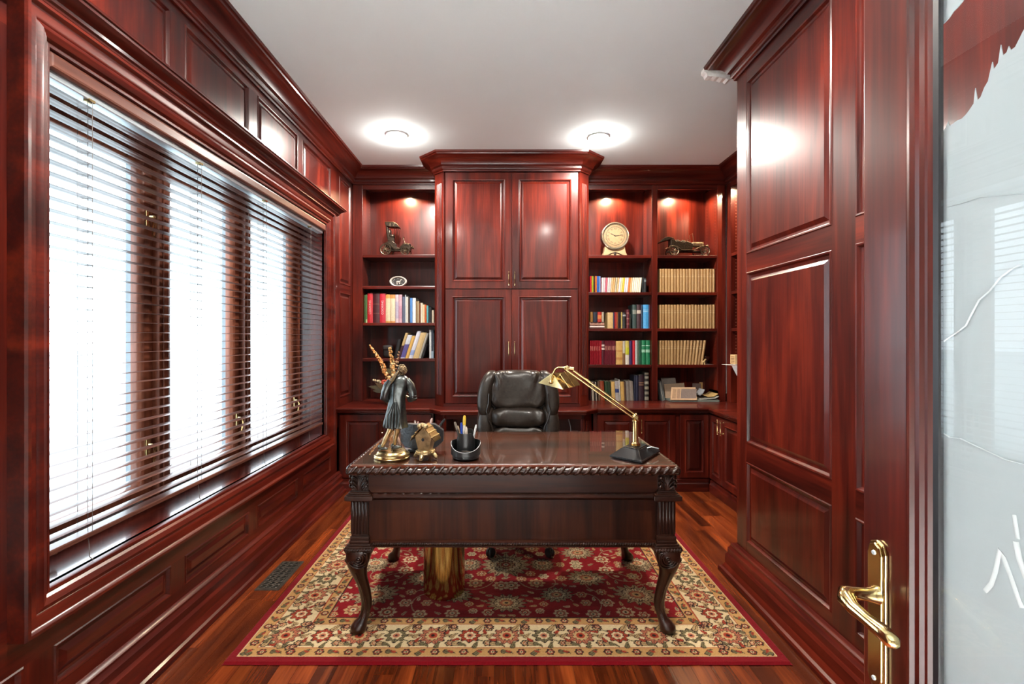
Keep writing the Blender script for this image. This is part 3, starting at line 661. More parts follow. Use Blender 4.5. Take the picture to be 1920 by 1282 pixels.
# ================================================================ rug
RX0, RX1, RY0, RY1, RT = -1.195, 1.231, 2.037, 3.80, .011
def lin(c): return np.array([((v/255)/12.92 if v/255 <= .04045 else ((v/255+.055)/1.055)**2.4) for v in c])
def make_rug():
    W, D_ = RX1-RX0, RY1-RY0; st = .0036
    nx, ny = int(W/st), int(D_/st)
    X = np.linspace(0, W, nx); Y = np.linspace(0, D_, ny); xx, yy = np.meshgrid(X, Y)
    red, cream, gold = lin((138, 8, 22)), lin((226, 202, 158)), lin((196, 150, 92))
    dark, rust, olive, tan, rose = lin((48, 26, 22)), lin((172, 62, 36)), lin((112, 104, 70)), lin((206, 172, 120)), lin((188, 110, 80))
    col = np.zeros((ny, nx, 3)) + lin((146, 10, 24))
    d = np.minimum(np.minimum(xx, W-xx), np.minimum(yy, D_-yy))
    def band(a, b, c): col[(d >= a) & (d < b)] = c
    band(0, .042, lin((128, 6, 20))); band(.042, .046, cream); band(.046, .098, gold); band(.098, .104, rust); band(.104, .272, cream)
    band(.272, .278, rust); band(.278, .328, gold); band(.328, .335, dark*1.3)
    def win(cx, cy, R):
        i0, i1 = max(0, int((cx-R)/W*nx)), min(nx, int((cx+R)/W*nx)+2); j0, j1 = max(0, int((cy-R)/D_*ny)), min(ny, int((cy+R)/D_*ny)+2)
        return slice(j0, j1), slice(i0, i1)
    def flower(cx, cy, R, n, outer, inner, core, edge=None, sq=1.0, rot=0.0):
        s = win(cx, cy, R*1.3); x = xx[s]-cx; y = yy[s]-cy
        ca, sa = math.cos(rot), math.sin(rot); x, y = x*ca+y*sa, (-x*sa+y*ca)*sq
        r = np.hypot(x, y); th = np.arctan2(y, x); c = col[s]
        b = R*(.86+.14*np.cos(n*th))
        if edge is not None: c[r < b+.006] = edge
        c[r < b] = outer
        seam = (np.abs(np.sin(n*th/2)) < .16) & (r < b) & (r > R*.45); c[seam] = edge if edge is not None else inner
        b2 = R*(.58+.08*np.cos(n*th+PI)); c[r < b2] = dark*1.4; c[r < b2*.9] = inner
        b3 = R*.32; c[r < b3] = core; c[(r < b3*.45)] = dark
    def leaf(cx, cy, a, L_, w_, c1, edge=None):
        s = win(cx, cy, L_*1.2); x = xx[s]-cx; y = yy[s]-cy
        u = x*math.cos(a)+y*math.sin(a); v = -x*math.sin(a)+y*math.cos(a); v = v - .25*L_*np.sin(u/L_*2.2)
        q = (u/L_)**2+(v/(w_*(1.05-u/L_*.6)))**2; c = col[s]
        if edge is not None: c[q < 1.5] = edge
        c[q < 1] = c1
        c[(q < .8) & (np.abs(v) < w_*.14)] = dark*1.6
    def curve(fx, fy, t, wd, c1):
        for a in t:
            cx, cy = fx(a), fy(a); s = win(cx, cy, wd*2); r = np.hypot(xx[s]-cx, yy[s]-cy); col[s][r < wd] = c1
    rs = random.Random(3)
    # guard bands
    for (a, b) in ((.046, .098), (.278, .328)):
        m = (a+b)/2
        for side in range(4):
            L_ = W if side < 2 else D_
            k = int((L_-2*m)/.062)
            for i in range(k+1):
                t = m + (L_-2*m)*i/k
                x, y = [(t, m), (t, D_-m), (m, t), (W-m, t)][side]; al = 0 if side < 2 else PI/2
                if i % 2: flower(x, y, .016, 6, rust, cream, olive, dark)
                else: leaf(x, y, al+.5*(-1)**(i//2), .024, .009, olive, dark); leaf(x+.004, y+.004, al+2.2, .014, .006, rust)
    # main border: vine with alternating rosettes and leaves
    m = .188
    for side in range(4):
        L_ = W if side < 2 else D_; k = int(round((L_-2*m)/.168))
        def pt(t, o):
            return [(t, m+o), (t, D_-m-o), (m+o, t), (W-m-o, t)][side]
        curve(lambda a: pt(a, .045*math.sin((a-m)/(L_-2*m)*k*PI))[0], lambda a: pt(a, .045*math.sin((a-m)/(L_-2*m)*k*PI))[1], np.linspace(m, L_-m, int((L_-2*m)/.004)), .0035, olive*.8)
        for i in range(k+1):
            t = m+(L_-2*m)*i/k; x, y = pt(t, 0)
            if i % 2 == 0: flower(x, y, .064, 10, rose, tan, rust, dark)
            else: flower(x, y, .050, 8, rust if i % 4 == 1 else olive*1.2, cream, rose, dark)
            for e in (-1, 1):
                x2, y2 = pt(t+.084*e*.55, .062*e); leaf(x2, y2, (0 if side < 2 else PI/2)+.6*e, .030, .011, tan*.8, dark)
                x2, y2 = pt(t+.084*e, -.055*e); flower(x2, y2, .019, 6, tan, rust, cream, dark)
                x2, y2 = pt(t+.084*e*.8, .03*e); leaf(x2, y2, rs.uniform(0, 3), .018, .007, rust, dark)
                x2, y2 = pt(t+.084*e*.35, -.066); leaf(x2, y2, (0 if side < 2 else PI/2)+.9*e, .022, .008, olive*1.1, dark)
                x2, y2 = pt(t+.084*e*.95, .068); flower(x2, y2, .014, 5, rose, cream, rust, dark)
                x2, y2 = pt(t+.084*e*.9, .0); leaf(x2, y2, (0 if side < 2 else PI/2)-.5*e, .020, .008, tan*.75, dark)
    # field, mirrored about both axes
    cx0, cy0 = W/2, D_/2; f0 = .345
    pale, gr = lin((222, 200, 160)), lin((176, 152, 116))
    def sym(fn, x, y, *a, **k):
        pts = {(round(sx*x, 4), round(sy*y, 4)) for sx in (-1, 1) for sy in (-1, 1)}
        for (u, v) in pts:
            if f0 < cx0+u < W-f0 and f0+.0 < cy0+v < D_-f0: fn(cx0+u, cy0+v, *a, **k)
    hw, hh = W/2-f0, D_/2-f0
    # scrolling stems
    for sx in (-1, 1):
        for sy in (-1, 1):
            for (ax, ay, R0, R1, a0, a1) in ((.22, .18, .05, .22, 0, 5.2), (.55, .26, .06, .24, 2, 7.0), (.72, .10, .04, .16, -1, 4.2), (.38, .40, .03, .15, 3, 8), (.78, .36, .03, .14, 1, 5)):
                tt = np.linspace(0, 1, 150)
                cc_ = [(cx0+sx*(ax+(R0+(R1-R0)*t)*math.cos(a0+(a1-a0)*t)), cy0+sy*(ay+(R0+(R1-R0)*t)*math.sin(a0+(a1-a0)*t))) for t in tt]
                cc_ = [p for p in cc_ if f0+.005 < p[0] < W-f0-.005 and f0+.005 < p[1] < D_-f0-.005]
                curve(lambda i: cc_[i][0], lambda i: cc_[i][1], range(len(cc_)), .003, gr)
    pts = []
    for _ in range(7000):
        x, y = rs.uniform(0, hw), rs.uniform(0, hh)
        r = rs.choice([.020, .026, .032, .040, .050])
        big = [(0, 0, .15), (.0, .42, .11), (.46, .16, .12), (.70, .34, .13), (.27, .34, .10), (.80, .02, .10), (.22, .02, .08)]
        if all(math.hypot(x-a, y-b) > r+c*.86 for a, b, c in big) and all(math.hypot(x-a, y-b) > r+c+.006 for a, b, c in pts): pts.append((x, y, r))
    for i, (x, y, r) in enumerate(pts):
        if r > .024: sym(flower, x, y, r, rs.choice([6, 8, 8]), rs.choice([pale, tan, pale]), rs.choice([rose, rust, gr]), pale, None)
        else: sym(leaf, x, y, rs.uniform(0, 3.1), r, r*.42, rs.choice([pale, tan, gr]))
    for (x, y, R, rot) in ((.70, .34, .125, .4), (.27, .34, .09, -.3), (.46, .16, .11, .2), (.80, .02, .09, 0), (.22, .02, .07, 0), (0, .42, .105, 0)):
        for u in (-1, 1):
            for v in (-1, 1):
                X_, Y_ = cx0+u*x, cy0+v*y
                if f0+.02 < Y_ < D_-f0-.02:
                    flower(X_, Y_, R, 14, gr, pale, rust, dark, 1.25, rot*u*v); flower(X_, Y_, R*.62, 10, pale, rose, tan, dark, 1.2, rot*u*v)
    flower(cx0, cy0, .15, 16, gr, tan, rust, dark); flower(cx0, cy0, .095, 12, pale, rose, tan, dark); flower(cx0, cy0, .05, 8, tan, rust, pale, dark)
    col[d < .335] = np.where((d < .335)[..., None], col, col)[d < .335]
    # clean field edge again
    e = (d >= .328) & (d < .335); col[e] = dark*1.3
    noise = np.random.default_rng(1).normal(1, .07, (ny, nx, 1)); col = np.clip(col*noise*.60, 0, 1)
    hz = RT - np.abs(np.random.default_rng(2).normal(0, .0006, (ny, nx)))
    edge = (d < .004); hz[edge] = 0.001
    me = bpy.data.meshes.new('rug')
    vs = np.stack([xx-W/2, yy-D_/2, hz], -1).reshape(-1, 3)
    idx = np.arange(nx*ny).reshape(ny, nx)
    q = np.stack([idx[:-1, :-1], idx[:-1, 1:], idx[1:, 1:], idx[1:, :-1]], -1).reshape(-1, 4)
    me.vertices.add(len(vs)); me.vertices.foreach_set('co', vs.ravel().astype(np.float32))
    me.loops.add(q.size); me.loops.foreach_set('vertex_index', q.ravel().astype(np.int32))
    me.polygons.add(len(q)); me.polygons.foreach_set('loop_start', np.arange(0, q.size, 4, dtype=np.int32))
    me.update(calc_edges=True)
    at = me.color_attributes.new('pile', 'FLOAT_COLOR', 'POINT')
    at.data.foreach_set('color', np.concatenate([col, np.ones((ny, nx, 1))], -1).reshape(-1).astype(np.float32))
    m, nt, b = newmat('persian_rug_pile')
    an = N(nt, 'ShaderNodeAttribute', attribute_name='pile'); nt.links.new(an.outputs['Color'], b.inputs['Base Color'])
    b.inputs['Roughness'].default_value = .95; b.inputs['Specular IOR Level'].default_value = .1
    b.inputs['Sheen Weight'].default_value = .08
    me.materials.append(m)
    o = bpy.data.objects.new('rug', me); C.objects.link(o); o.location = ((RX0+RX1)/2, (RY0+RY1)/2, 0.0015)
    tag(o, 'red and cream persian style rug with floral borders under the desk', 'rug')
make_rug()
RZ = RT + .0018
# ---------------------------------------------------------------- floor register
vt = thing('floor_register', (-1.302, 2.81, 0), 'dark metal floor vent grille between baseboard and rug', 'vent')
vx0, vx1, vy0, vy1 = -1.371, -1.234, 2.642, 2.982
build('frame', MB().rings(lambda u, v, h: (u, v, h), vx0, vx1, vy0, vy1, [(0, 0.0005), (.003, .004), (.016, .005), (.018, .001)], cap=False), 'iron', vt)
build('recess_shade', B(vx0+.016, vx1-.016, vy0+.016, vy1-.016, .0004, .0012), 'hole_shade', vt)  # flat black plate, painted shade under the grille
gm = MB(); nxg, nyg = 3, 9
for i in range(nxg):
    for j in range(nyg):
        cx = vx0+.018+(vx1-vx0-.036)*(i+.5)/nxg; cy = vy0+.018+(vy1-vy0-.036)*(j+.5)/nyg
        ring = [(cx+.0150*math.cos(a), cy+.0150*math.sin(a), .004) for a in np.linspace(0, 2*PI, 17)]
        gm.tube(ring, .0024, 5, cap=False)
        gm.tube([(cx-.017, cy, .0042), (cx+.017, cy, .0042)], .0018, 4)
for j in range(nyg+1): cy = vy0+.018+(vy1-vy0-.036)*j/nyg; gm.tube([(vx0+.016, cy, .0036), (vx1-.016, cy, .0036)], .002, 4)
build('grille', gm, 'iron', vt, smooth=60)

# ================================================================ desk
XC, DW, DF, DB, DZ = .0475, .772, 2.20, 3.04, .80
dk = thing('writing_desk', (XC, 2.62, RZ), 'dark carved mahogany desk with rope edge and cabriole legs', 'desk')
tx0, tx1 = XC-DW+.018, XC+DW-.018
build('top', B(tx0, tx1, DF+.018, DB-.018, .757, DZ), 'desk_top', dk, bevel=.004)
def rope(name, p, q, r, step, par, lean=.9, mat='carved', z=.78, sq=.62):
    m_ = MB(); a = Vector(p); b_ = Vector(q); n_ = max(1, int((b_-a).length/step)); d_ = (b_-a).normalized()
    up = Vector((0, 0, 1)); sd = d_.cross(up)
    for i in range(n_):
        c = a + (b_-a)*((i+.5)/n_)
        ax = (d_*lean + up*.75).normalized(); s2 = ax.cross(sd).normalized()
        R = Matrix((ax, sd, s2)).transposed()
        m_.ell(c, (r*(1.35 if step < .03 else 1.62), r, r*sq), 10, 8, R)
    m_.tube([a, b_], r*.72, 8)
    return build(name, m_, mat, par, smooth=60)
zr = .778
ex = DW - .012
rope('rope_edge', (XC-ex, DF+.012, zr), (XC+ex, DF+.012, zr), .0185, .0400, dk)
rope('rope_edge', (XC-ex, DB-.012, zr), (XC+ex, DB-.012, zr), .0185, .0400, dk)
for s in (-1, 1): rope('rope_edge', (XC+s*ex, DF+.012, zr), (XC+s*ex, DB-.012, zr), .0185, .0400, dk)
# aprons
PX = .755; PW = .085; fy = 2.226
build('upper_apron', B(XC-PX+PW-.005, XC+PX-PW+.005, fy+.014, fy+.034, .650, .760), 'desk_x', dk)
build('lower_apron', B(XC-PX+PW-.005, XC+PX-PW+.005, fy+.018, fy+.034, .420, .650), 'desk_z', dk)
for s in (-1, 1):
    x0, x1 = sorted((XC+s*(PX-.012), XC+s*(PX-.032)))
    build('side_apron', B(x0, x1, fy+.05, DB-.05, .42, .76), 'desk_y' if 'desk_y' in M else 'desk_x', dk)
    xa, xb = sorted((XC+s*(PX-.03), XC+s*(PX-.40)))
    pdm = build('drawer_pedestal', B(xa, xb, 2.72, DB-.055, .42, .757), 'desk_x', dk)
    for z0, z1 in ((.43, .59), (.60, .75)):
        dw = build('drawer_front', MB().rings(lambda u, v, h: (u, DB-.055+h, v), xa+.008, xb-.008, z0, z1, [(0, 0), (0, .012), (.02, .016)]), 'desk_x', pdm)
        build('pull', MB().tube([((xa+xb)/2-.04, DB-.04, (z0+z1)/2), ((xa+xb)/2-.03, DB-.02, (z0+z1)/2-.015), ((xa+xb)/2+.03, DB-.02, (z0+z1)/2-.015), ((xa+xb)/2+.04, DB-.04, (z0+z1)/2)], .004, 6), 'brass_soft', dw, smooth=50)
build('rear_apron', B(XC-.36, XC+.36, DB-.09, DB-.06, .66, .757), 'desk_x', dk)
# ledge mouldings
LED = [(0, .636), (.010, .638), (.018, .645), (.020, .652), (.016, .660), (.008, .664), (.004, .669), (0, .670)]
xa, xb = XC-PX+PW, XC+PX-PW
build('ledge_moulding', MB().sweep(LED, [(xa, fy+.016), (xb, fy+.016)]), 'desk_x', dk, smooth=30)
rope('bead_moulding', (xa, fy+.016, .430), (xb, fy+.016, .430), .008, .0115, dk, lean=.5, sq=.7)
build('base_rail', B(xa, xb, fy+.010, fy+.034, .437, .447), 'desk_x', dk)
build('base_strip', B(xa, xb, fy+.012, fy+.034, .414, .422), 'desk_x', dk)
def corner(sx, sy):
    """corner post with carved capital, fluted pilaster and cabriole leg"""
    cx = XC + sx*(PX-PW/2); cy = (fy+PW/2) if sy < 0 else (DB-.026-PW/2)
    h = PW/2
    po = build('corner_post', B(cx-h+.004, cx+h-.004, cy-h+.004, cy+h-.004, .413, .757), 'carved', dk)
    # ledges
    for z0, z1, e in ((.636, .640, .012), (.640, .662, .022), (.662, .668, .014), (.668, .676, .006), (.676, .682, .002), (.400, .430, .020), (.430, .438, .012), (.438, .452, .004), (.452, .470, .002)):
        build('post_ledge', B(cx-h-e, cx+h+e, cy-h-e, cy+h+e, z0, z1), 'carved', po, bevel=.003)
    for a_, b_ in (((cx-h-.018, cy-h-.021), (cx+h+.018, cy-h-.021)), ((cx+sx*(h+.021), cy-h-.018), (cx+sx*(h+.021), cy+h+.018))):
        rope('post_bead', (*a_, .414), (*b_, .414), .007, .0125, po, lean=.3, sq=.7)
    # flutes on the outer faces
    fns = [lambda u, v, g: (cx+u, cy+sy*(h-.004+g), v), lambda u, v, g: (cx+sx*(h-.004+g), cy+u, v)]
    for fn in fns:
        for i in range(5):
            u = -.030 + .015*i
            build('reed', MB().rings(fn, u-.0058, u+.0058, .478, .632, [(0, 0), (.0015, .0035), (.0035, .0055), (.0055, .006)]), 'carved', po, smooth=60)
        # capital: fan of fronds curling to both sides
        m_ = MB(); ba = fn(0, 0, .006)
        for e in (-1, 1):
            for k_, (uu, vv) in enumerate(((.030, .746), (.034, .724), (.032, .703))):
                b0 = (e*.004*(k_+1), .684)
                pts = [fn(b0[0], b0[1], .004), fn(e*(.006+.004*k_), .684+(vv-.684)*.5, .007), fn(e*(uu-.012), vv-.004, .008), fn(e*(uu-.003), vv+.003, .009), fn(e*(uu+.004), vv-.003, .009), fn(e*uu, vv-.010, .009), fn(e*(uu-.005), vv-.006, .008)]
                m_.tube(pts, [.003, .0035, .004, .0042, .0042, .004, .003], 6)
                m_.ell(fn(e*(uu-.001), vv-.004, .009), (.0055, .0055, .0055), 8, 6)
        for k_ in range(-2, 3): m_.tube([fn(.003*k_, .684, .004), fn(.004*k_, .712, .007), fn(.005*k_, .738, .006), fn(.006*k_, .750, .004)], [.003, .003, .0026, .001], 6)
        build('carved_capital', m_, 'carved', po, smooth=60)
    # cabriole leg: centre offset outward (o) and half width (w) down the leg
    sec = [(.412, .004, .058, 4), (.395, .008, .058, 4), (.362, .012, .054, 3.2), (.330, .015, .046, 2.6), (.304, .014, .038, 2.3), (.265, .006, .031, 2.2), (.227, -.003, .0275, 2), (.190, -.010, .0258, 2), (.148, -.016, .0250, 2), (.115, -.016, .0240, 2), (.090, -.011, .0225, 2), (.070, -.004, .024, 2), (.058, .004, .030, 2), (.042, .012, .037, 2), (.026, .014, .037, 2), (.014, .012, .030, 2), (RZ+.001, .011, .022, 2)]
    m_ = MB(); n_ = 20; vs = []; fs = []
    for z, o_, w_, p_ in sec:
        for j in range(n_):
            a = 2*PI*j/n_; c_, s_ = math.cos(a), math.sin(a); rr = (abs(c_)**p_+abs(s_)**p_)**(-1/p_)
            vs.append((cx+sx*o_+w_*rr*c_, cy+sy*o_+w_*rr*s_, z))
    for i in range(len(sec)-1):
        for j in range(n_): q_ = (j+1) % n_; fs.append((i*n_+j, i*n_+q_, (i+1)*n_+q_, (i+1)*n_+j))
    fs.append(tuple(range(n_))); fs.append(tuple(range((len(sec)-1)*n_, len(sec)*n_))[::-1])
    m_.add(vs, fs); lg = build('leg', m_, 'carved', dk, smooth=50)
    # scrolls on the knee
    for fi in range(2):
        sm_ = MB()
        for k_ in range(4):
            R_ = .010 + .011*k_; pts = []
            a0, a1 = (0, 2*PI*1.0) if k_ == 0 else (-.4, 3.4)
            for t in np.linspace(a0, a1, 16):
                u = -.012+R_*math.cos(t+2.6)*1.05; v = .374+R_*math.sin(t+2.6)
                u = max(-.05, min(.056, u)); v = min(.402, v); g = .003 - max(0, .36-v)*.25
                p = (cx+sx*(.010)-sx*u*1.0*(-1), cy+sy*(.010+.054+g), v) if fi == 0 else (cx+sx*(.010+.054+g), cy+sy*.010+sy*u, v)
                pts.append(p)
            sm_.tube(pts, .0042, 6)
        sm_.ell((cx+sx*(.010-.012), cy+sy*.065, .374) if fi == 0 else (cx+sx*.065, cy+sy*(.010-.012), .374), (.007, .007, .007), 8, 6)
        build('knee_scroll', sm_, 'carved', lg, smooth=60)
    # raised ridge down the shin
    rg = [(cx+sx*(o_+w_*.0), cy+sy*(o_+w_*.97), z) for z, o_, w_, p_ in sec[4:12]]
    build('ridge', MB().tube(rg, .006, 6), 'carved', lg, smooth=60)
for sx in (-1, 1):
    for sy in (-1, 1): corner(sx, sy)
# glass sheet on the desk
tag(build('glass_sheet', B(tx0+.012, tx1-.012, DF+.028, DB-.02, DZ+.0005, DZ+.0065), 'desk_glass', bevel=.0012), 'clear glass sheet protecting the desk top', 'glass top')
GZ = DZ + .007
# ---------------------------------------------------------------- brass bin under the desk
bx, by, br = (833-943)*2.62/900, 2.62, .112
bn = thing('waste_bin', (bx, by, RZ), 'tall polished brass cylinder bin on the rug under the desk', 'bin')
build('shell', MB().lathe([(0, 0), (br-.006, 0), (br, .006), (br, .33), (br+.003, .336), (br, .342), (br-.004, .338), (br-.005, .02), (0, .015)], (bx, by, RZ+.0005), 48), 'brass', bn, smooth=40)
build('rim', MB().lathe([(br-.001, .33), (br+.004, .334), (br+.004, .34), (br-.001, .344)], (bx, by, RZ), 48), 'brass_soft', bn, smooth=40)

# ================================================================ chair
hx, hy = .108, 3.27
ch = thing('desk_chair', (hx, hy, RZ), 'padded dark brown leather executive chair behind the desk', 'chair')
def wr(p, amp, k1, k2, ph=0): return amp*math.sin(p[0]*k1+p[2]*k2+ph)*math.sin(p[0]*k1*.37-p[2]*k2*1.7+ph)
def tilt(p, base, a):   # lean back with height
    return Vector((p[0], p[1] + (p[2])*a, p[2]))
def shellf(p):
    q = Vector(p); zz = q.z/.34
    wd = 1.0 - .10*max(0, zz) - .06*max(0, -zz-.3)
    q.x *= wd; q.y += abs(q.x)**2*-.55; q.y += (q.z)*.16
    return q
yb0 = hy+.205
build('back_shell', MB().sup((hx, yb0+.02, .80), (.292, .075, .345), .42, .55, 44, 26, shellf), 'leather', ch, smooth=80)
def padf(amp, curve=.0, fan=0.0, tl=.16):
    def f(p):
        q = Vector(p); front = q.y < 0
        if front: q.y += wr(p, amp, 46, 22, 1.0) + fan*math.sin(38*math.atan2(p[0], p[2]+.30))*max(0, (p[2]+.12))
        q.y += abs(q.x)**2*-curve; q.y += q.z*tl
        return q
    return f
build('headrest', MB().sup((hx, yb0-.052+.19*.16, 1.022), (.200, .075, .135), .45, .42, 60, 34, padf(.006, .25, .06)), 'leather', ch, smooth=80)
build('lumbar_cushion', MB().sup((hx, yb0-.072, .832), (.190, .070, .070), .6, .4, 60, 24, padf(.008, .25)), 'leather', ch, smooth=80)
build('lower_cushion', MB().sup((hx, yb0-.085, .68), (.185, .065, .095), .55, .4, 48, 24, padf(.007, .25)), 'leather', ch, smooth=80)
for s in (-1, 1):
    def bol(p, s=s):
        q = Vector(p); t = q.z/.17; q.x += s*(-.035*t*t - .022*t); q.y += q.z*.16; return q
    build('side_bolster', MB().sup((hx+s*.238, yb0-.045, .99), (.052, .075, .165), .6, .7, 28, 24, bol), 'leather', ch, smooth=80)
    def wing(p, s=s):
        q = Vector(p); t = q.z/.15; q.x += s*(.004 - .03*t*t + .004*t); q.y += q.z*.16; return q
    build('side_wing', MB().sup((hx+s*.232, yb0-.06, .755), (.058, .085, .150), .55, .7, 28, 24, wing), 'leather', ch, smooth=80)
    pip = [(hx+s*.205, yb0-.128, 1.0), (hx+s*.208, yb0-.135, .93), (hx+s*.222, yb0-.14, .88), (hx+s*.205, yb0-.145, .82), (hx+s*.180, yb0-.15, .77), (hx+s*.170, yb0-.15, .70)]
    build('piping', MB().tube(pip, .006, 6), 'leather', ch, smooth=60)
    # arms
    ax = hx+s*.305
    arm = build('arm_pad', MB().sup((ax, hy-.01, .665), (.042, .185, .028), .5, .5, 28, 14), 'leather', ch, smooth=80)
    build('arm_support', MB().tube([(ax, hy+.10, .645), (ax, hy+.12, .56), (ax-s*.02, hy+.08, .47), (ax-s*.10, hy+.02, .445)], [.02, .024, .024, .02], 10), 'black', arm, smooth=60)
    build('arm_post', MB().tube([(ax, hy-.12, .645), (ax, hy-.14, .56), (ax-s*.02, hy-.08, .47), (ax-s*.10, hy-.02, .445)], [.02, .024, .024, .02], 10), 'black', arm, smooth=60)
build('seat', MB().sup((hx, hy-.05, .505), (.265, .265, .072), .45, .45, 44, 20, lambda p: Vector((p[0], p[1], p[2]+wr((p[0], 0, p[1]), .004, 40, 30)))), 'leather', ch, smooth=80)
build('seat_plate', B(hx-.14, hx+.14, hy-.14, hy+.14, .415, .44), 'black', ch, bevel=.006)
build('gas_column', MB().lathe([(.028, .10), (.028, .27), (.018, .272), (.018, .42), (.05, .42)], (hx, hy, RZ), 20), 'black', ch, smooth=40)
build('hub', MB().lathe([(0, .065), (.05, .065), (.055, .10), (.035, .125), (0, .125)], (hx, hy, RZ), 20), 'black', ch, smooth=40)
for k in range(5):
    a = -PI/2 + PI/5 + 2*PI*k/5 
    dx, dy = math.cos(a), math.sin(a)
    lg = build('base_leg', MB().tube([(hx+dx*.03, hy+dy*.03, RZ+.105), (hx+dx*.15, hy+dy*.15, RZ+.098), (hx+dx*.31, hy+dy*.31, RZ+.078), (hx+dx*.325, hy+dy*.325, RZ+.07)], [.028, .024, .018, .012], 10, flat=.7), 'black', ch, smooth=60)
    cx_, cy_ = hx+dx*.315, hy+dy*.315
    cs = MB()
    for e in (-1, 1): cs.lathe([(0, 0), (.026, .0), (.029, .004), (.029, .013), (.026, .017), (0, .017)], (0, 0, 0), 18, lambda x, y, h, e=e: (cx_+(h*e+.003*e)*(-dy), cy_+(h*e+.003*e)*dx, RZ+.030+y) if False else (cx_+x*dx+(h+.002)*e*(-dy), cy_+x*dy+(h+.002)*e*dx, RZ+.030+y))
    cs.tube([(cx_, cy_, RZ+.03), (cx_, cy_, RZ+.075)], .008, 8)
    build('caster', cs, 'black', lg, smooth=40)

# ================================================================ things on the desk
# ---- banker lamp
L_, F_, R_ = Vector((.523, 2.352)), Vector((.645, 2.233)), Vector((.803, 2.45)); B_ = L_+R_-F_; ctr = (L_+R_)/2
lp = thing('desk_lamp', (ctr.x, ctr.y, GZ), 'brass swing arm lamp with tent shaped shade on a black marble base', 'lamp')
def quad(s, z): return [((ctr+(p-ctr)*s).x, (ctr+(p-ctr)*s).y, z) for p in (L_, F_, R_, B_)]
m = MB(); m.hull(quad(1, GZ+.0005), quad(1, GZ+.010)); m.hull(quad(.985, GZ+.010), quad(.52, GZ+.042)); m.hull(quad(.48, GZ+.042), quad(.46, GZ+.046))
build('base', m, 'marble', lp, bevel=.0015)
px0, py0 = ctr.x, ctr.y; z0 = GZ+.046
build('post', MB().lathe([(.026, 0), (.027, .003), (.022, .006), (.024, .010), (.018, .014), (.0145, .020), (.0145, .118), (.017, .120), (.017, .126), (.012, .130), (0, .131)], (px0, py0, z0), 24), 'brass', lp, smooth=40)
j0 = Vector((px0-.002, py0, z0+.142)); j1 = Vector((.322, 2.42, 1.238))
kn_ = MB(); kn_.ell(j0, (.019, .014, .014), 14, 10); kn_.tube([j0+Vector((0, -.026, 0)), j0+Vector((0, .026, 0))], .008, 10); kn_.tube([j0+Vector((.010, 0, -.012)), j0+Vector((.004, 0, .02))], .006, 8)
build('joint', kn_, 'brass', lp, smooth=60)
dj = (j1-j0).normalized(); up = Vector((dj.z, 0, -dj.x)).normalized()
for s in (-1, 1): build('arm', MB().tube([j0+up*.009*s+Vector((0, .004*s, 0)), j1+up*.009*s+Vector((0, .004*s, 0))], .0058, 10), 'brass', lp, smooth=60)
kn_ = MB(); kn_.ell(j1, (.017, .013, .013), 14, 10); kn_.tube([j1+Vector((0, -.026, 0)), j1+Vector((0, .026, 0))], .008, 10); kn_.tube([j1+Vector((.0, 0, .0)), j1+Vector((.034, 0, -.004))], .009, 10)
build('joint', kn_, 'brass', lp, smooth=60)
sA, sB, sC = Vector((.183, 2.46, 1.159)), Vector((.294, 2.34, 1.139)), Vector((.393, 2.44, 1.150)); sD = sA+sC-sB
r1 = Vector((.248, 2.40, 1.213)); r2 = Vector((.350, 2.49, 1.216))
sh = MB()
def plate_(vs, t=.0022):
    vs = [Vector(v) for v in vs]; n = (vs[1]-vs[0]).cross(vs[2]-vs[0]).normalized()
    sh.hull(vs, [v+n*t for v in vs])
w1 = (r1-r2).normalized()*.004
plate_([sA, sB, r1]); plate_([sB, sC, r2, r1]); plate_([sC, sD, r2]); plate_([sD, sA, r1, r2])
so = build('shade', sh, 'brass', lp, fix=True)
build('shade_ribs', MB().tube([sB.lerp(sC, .33)+Vector((0, -.002, .001)), r1.lerp(r2, .33)+Vector((0, 0, .003))], .0022, 6).tube([sB.lerp(sC, .66)+Vector((0, -.002, .001)), r1.lerp(r2, .66)+Vector((0, 0, .003))], .0022, 6).tube([r1, r2], .003, 6), 'brass', so, smooth=60)
pv = (sA+sB+r1)/3 + Vector((-.004, -.006, 0))
build('yoke', MB().tube([j1, j1+Vector((-.02, -.002, .002)), j1+Vector((-.045, -.006, .003)), j1+Vector((-.058, -.012, -.004)), pv+Vector((.004, -.004, .03)), pv], [.006, .005, .005, .005, .0045, .0045], 10).ell(pv, (.010, .008, .010), 10, 8), 'brass', lp, smooth=60)
build('bulb', MB().tube([(r1+r2)/2+Vector((-.04, 0, -.03)), (r1+r2)/2+Vector((.04, 0.03, -.03))], .012, 10), 'white', so, smooth=60)
build('switch', MB().tube([(px0+.055, py0-.012, GZ+.036), (px0+.075, py0-.016, GZ+.042), (px0+.115, py0+.0, GZ+.030)], .003, 6), 'steel', lp, smooth=60)
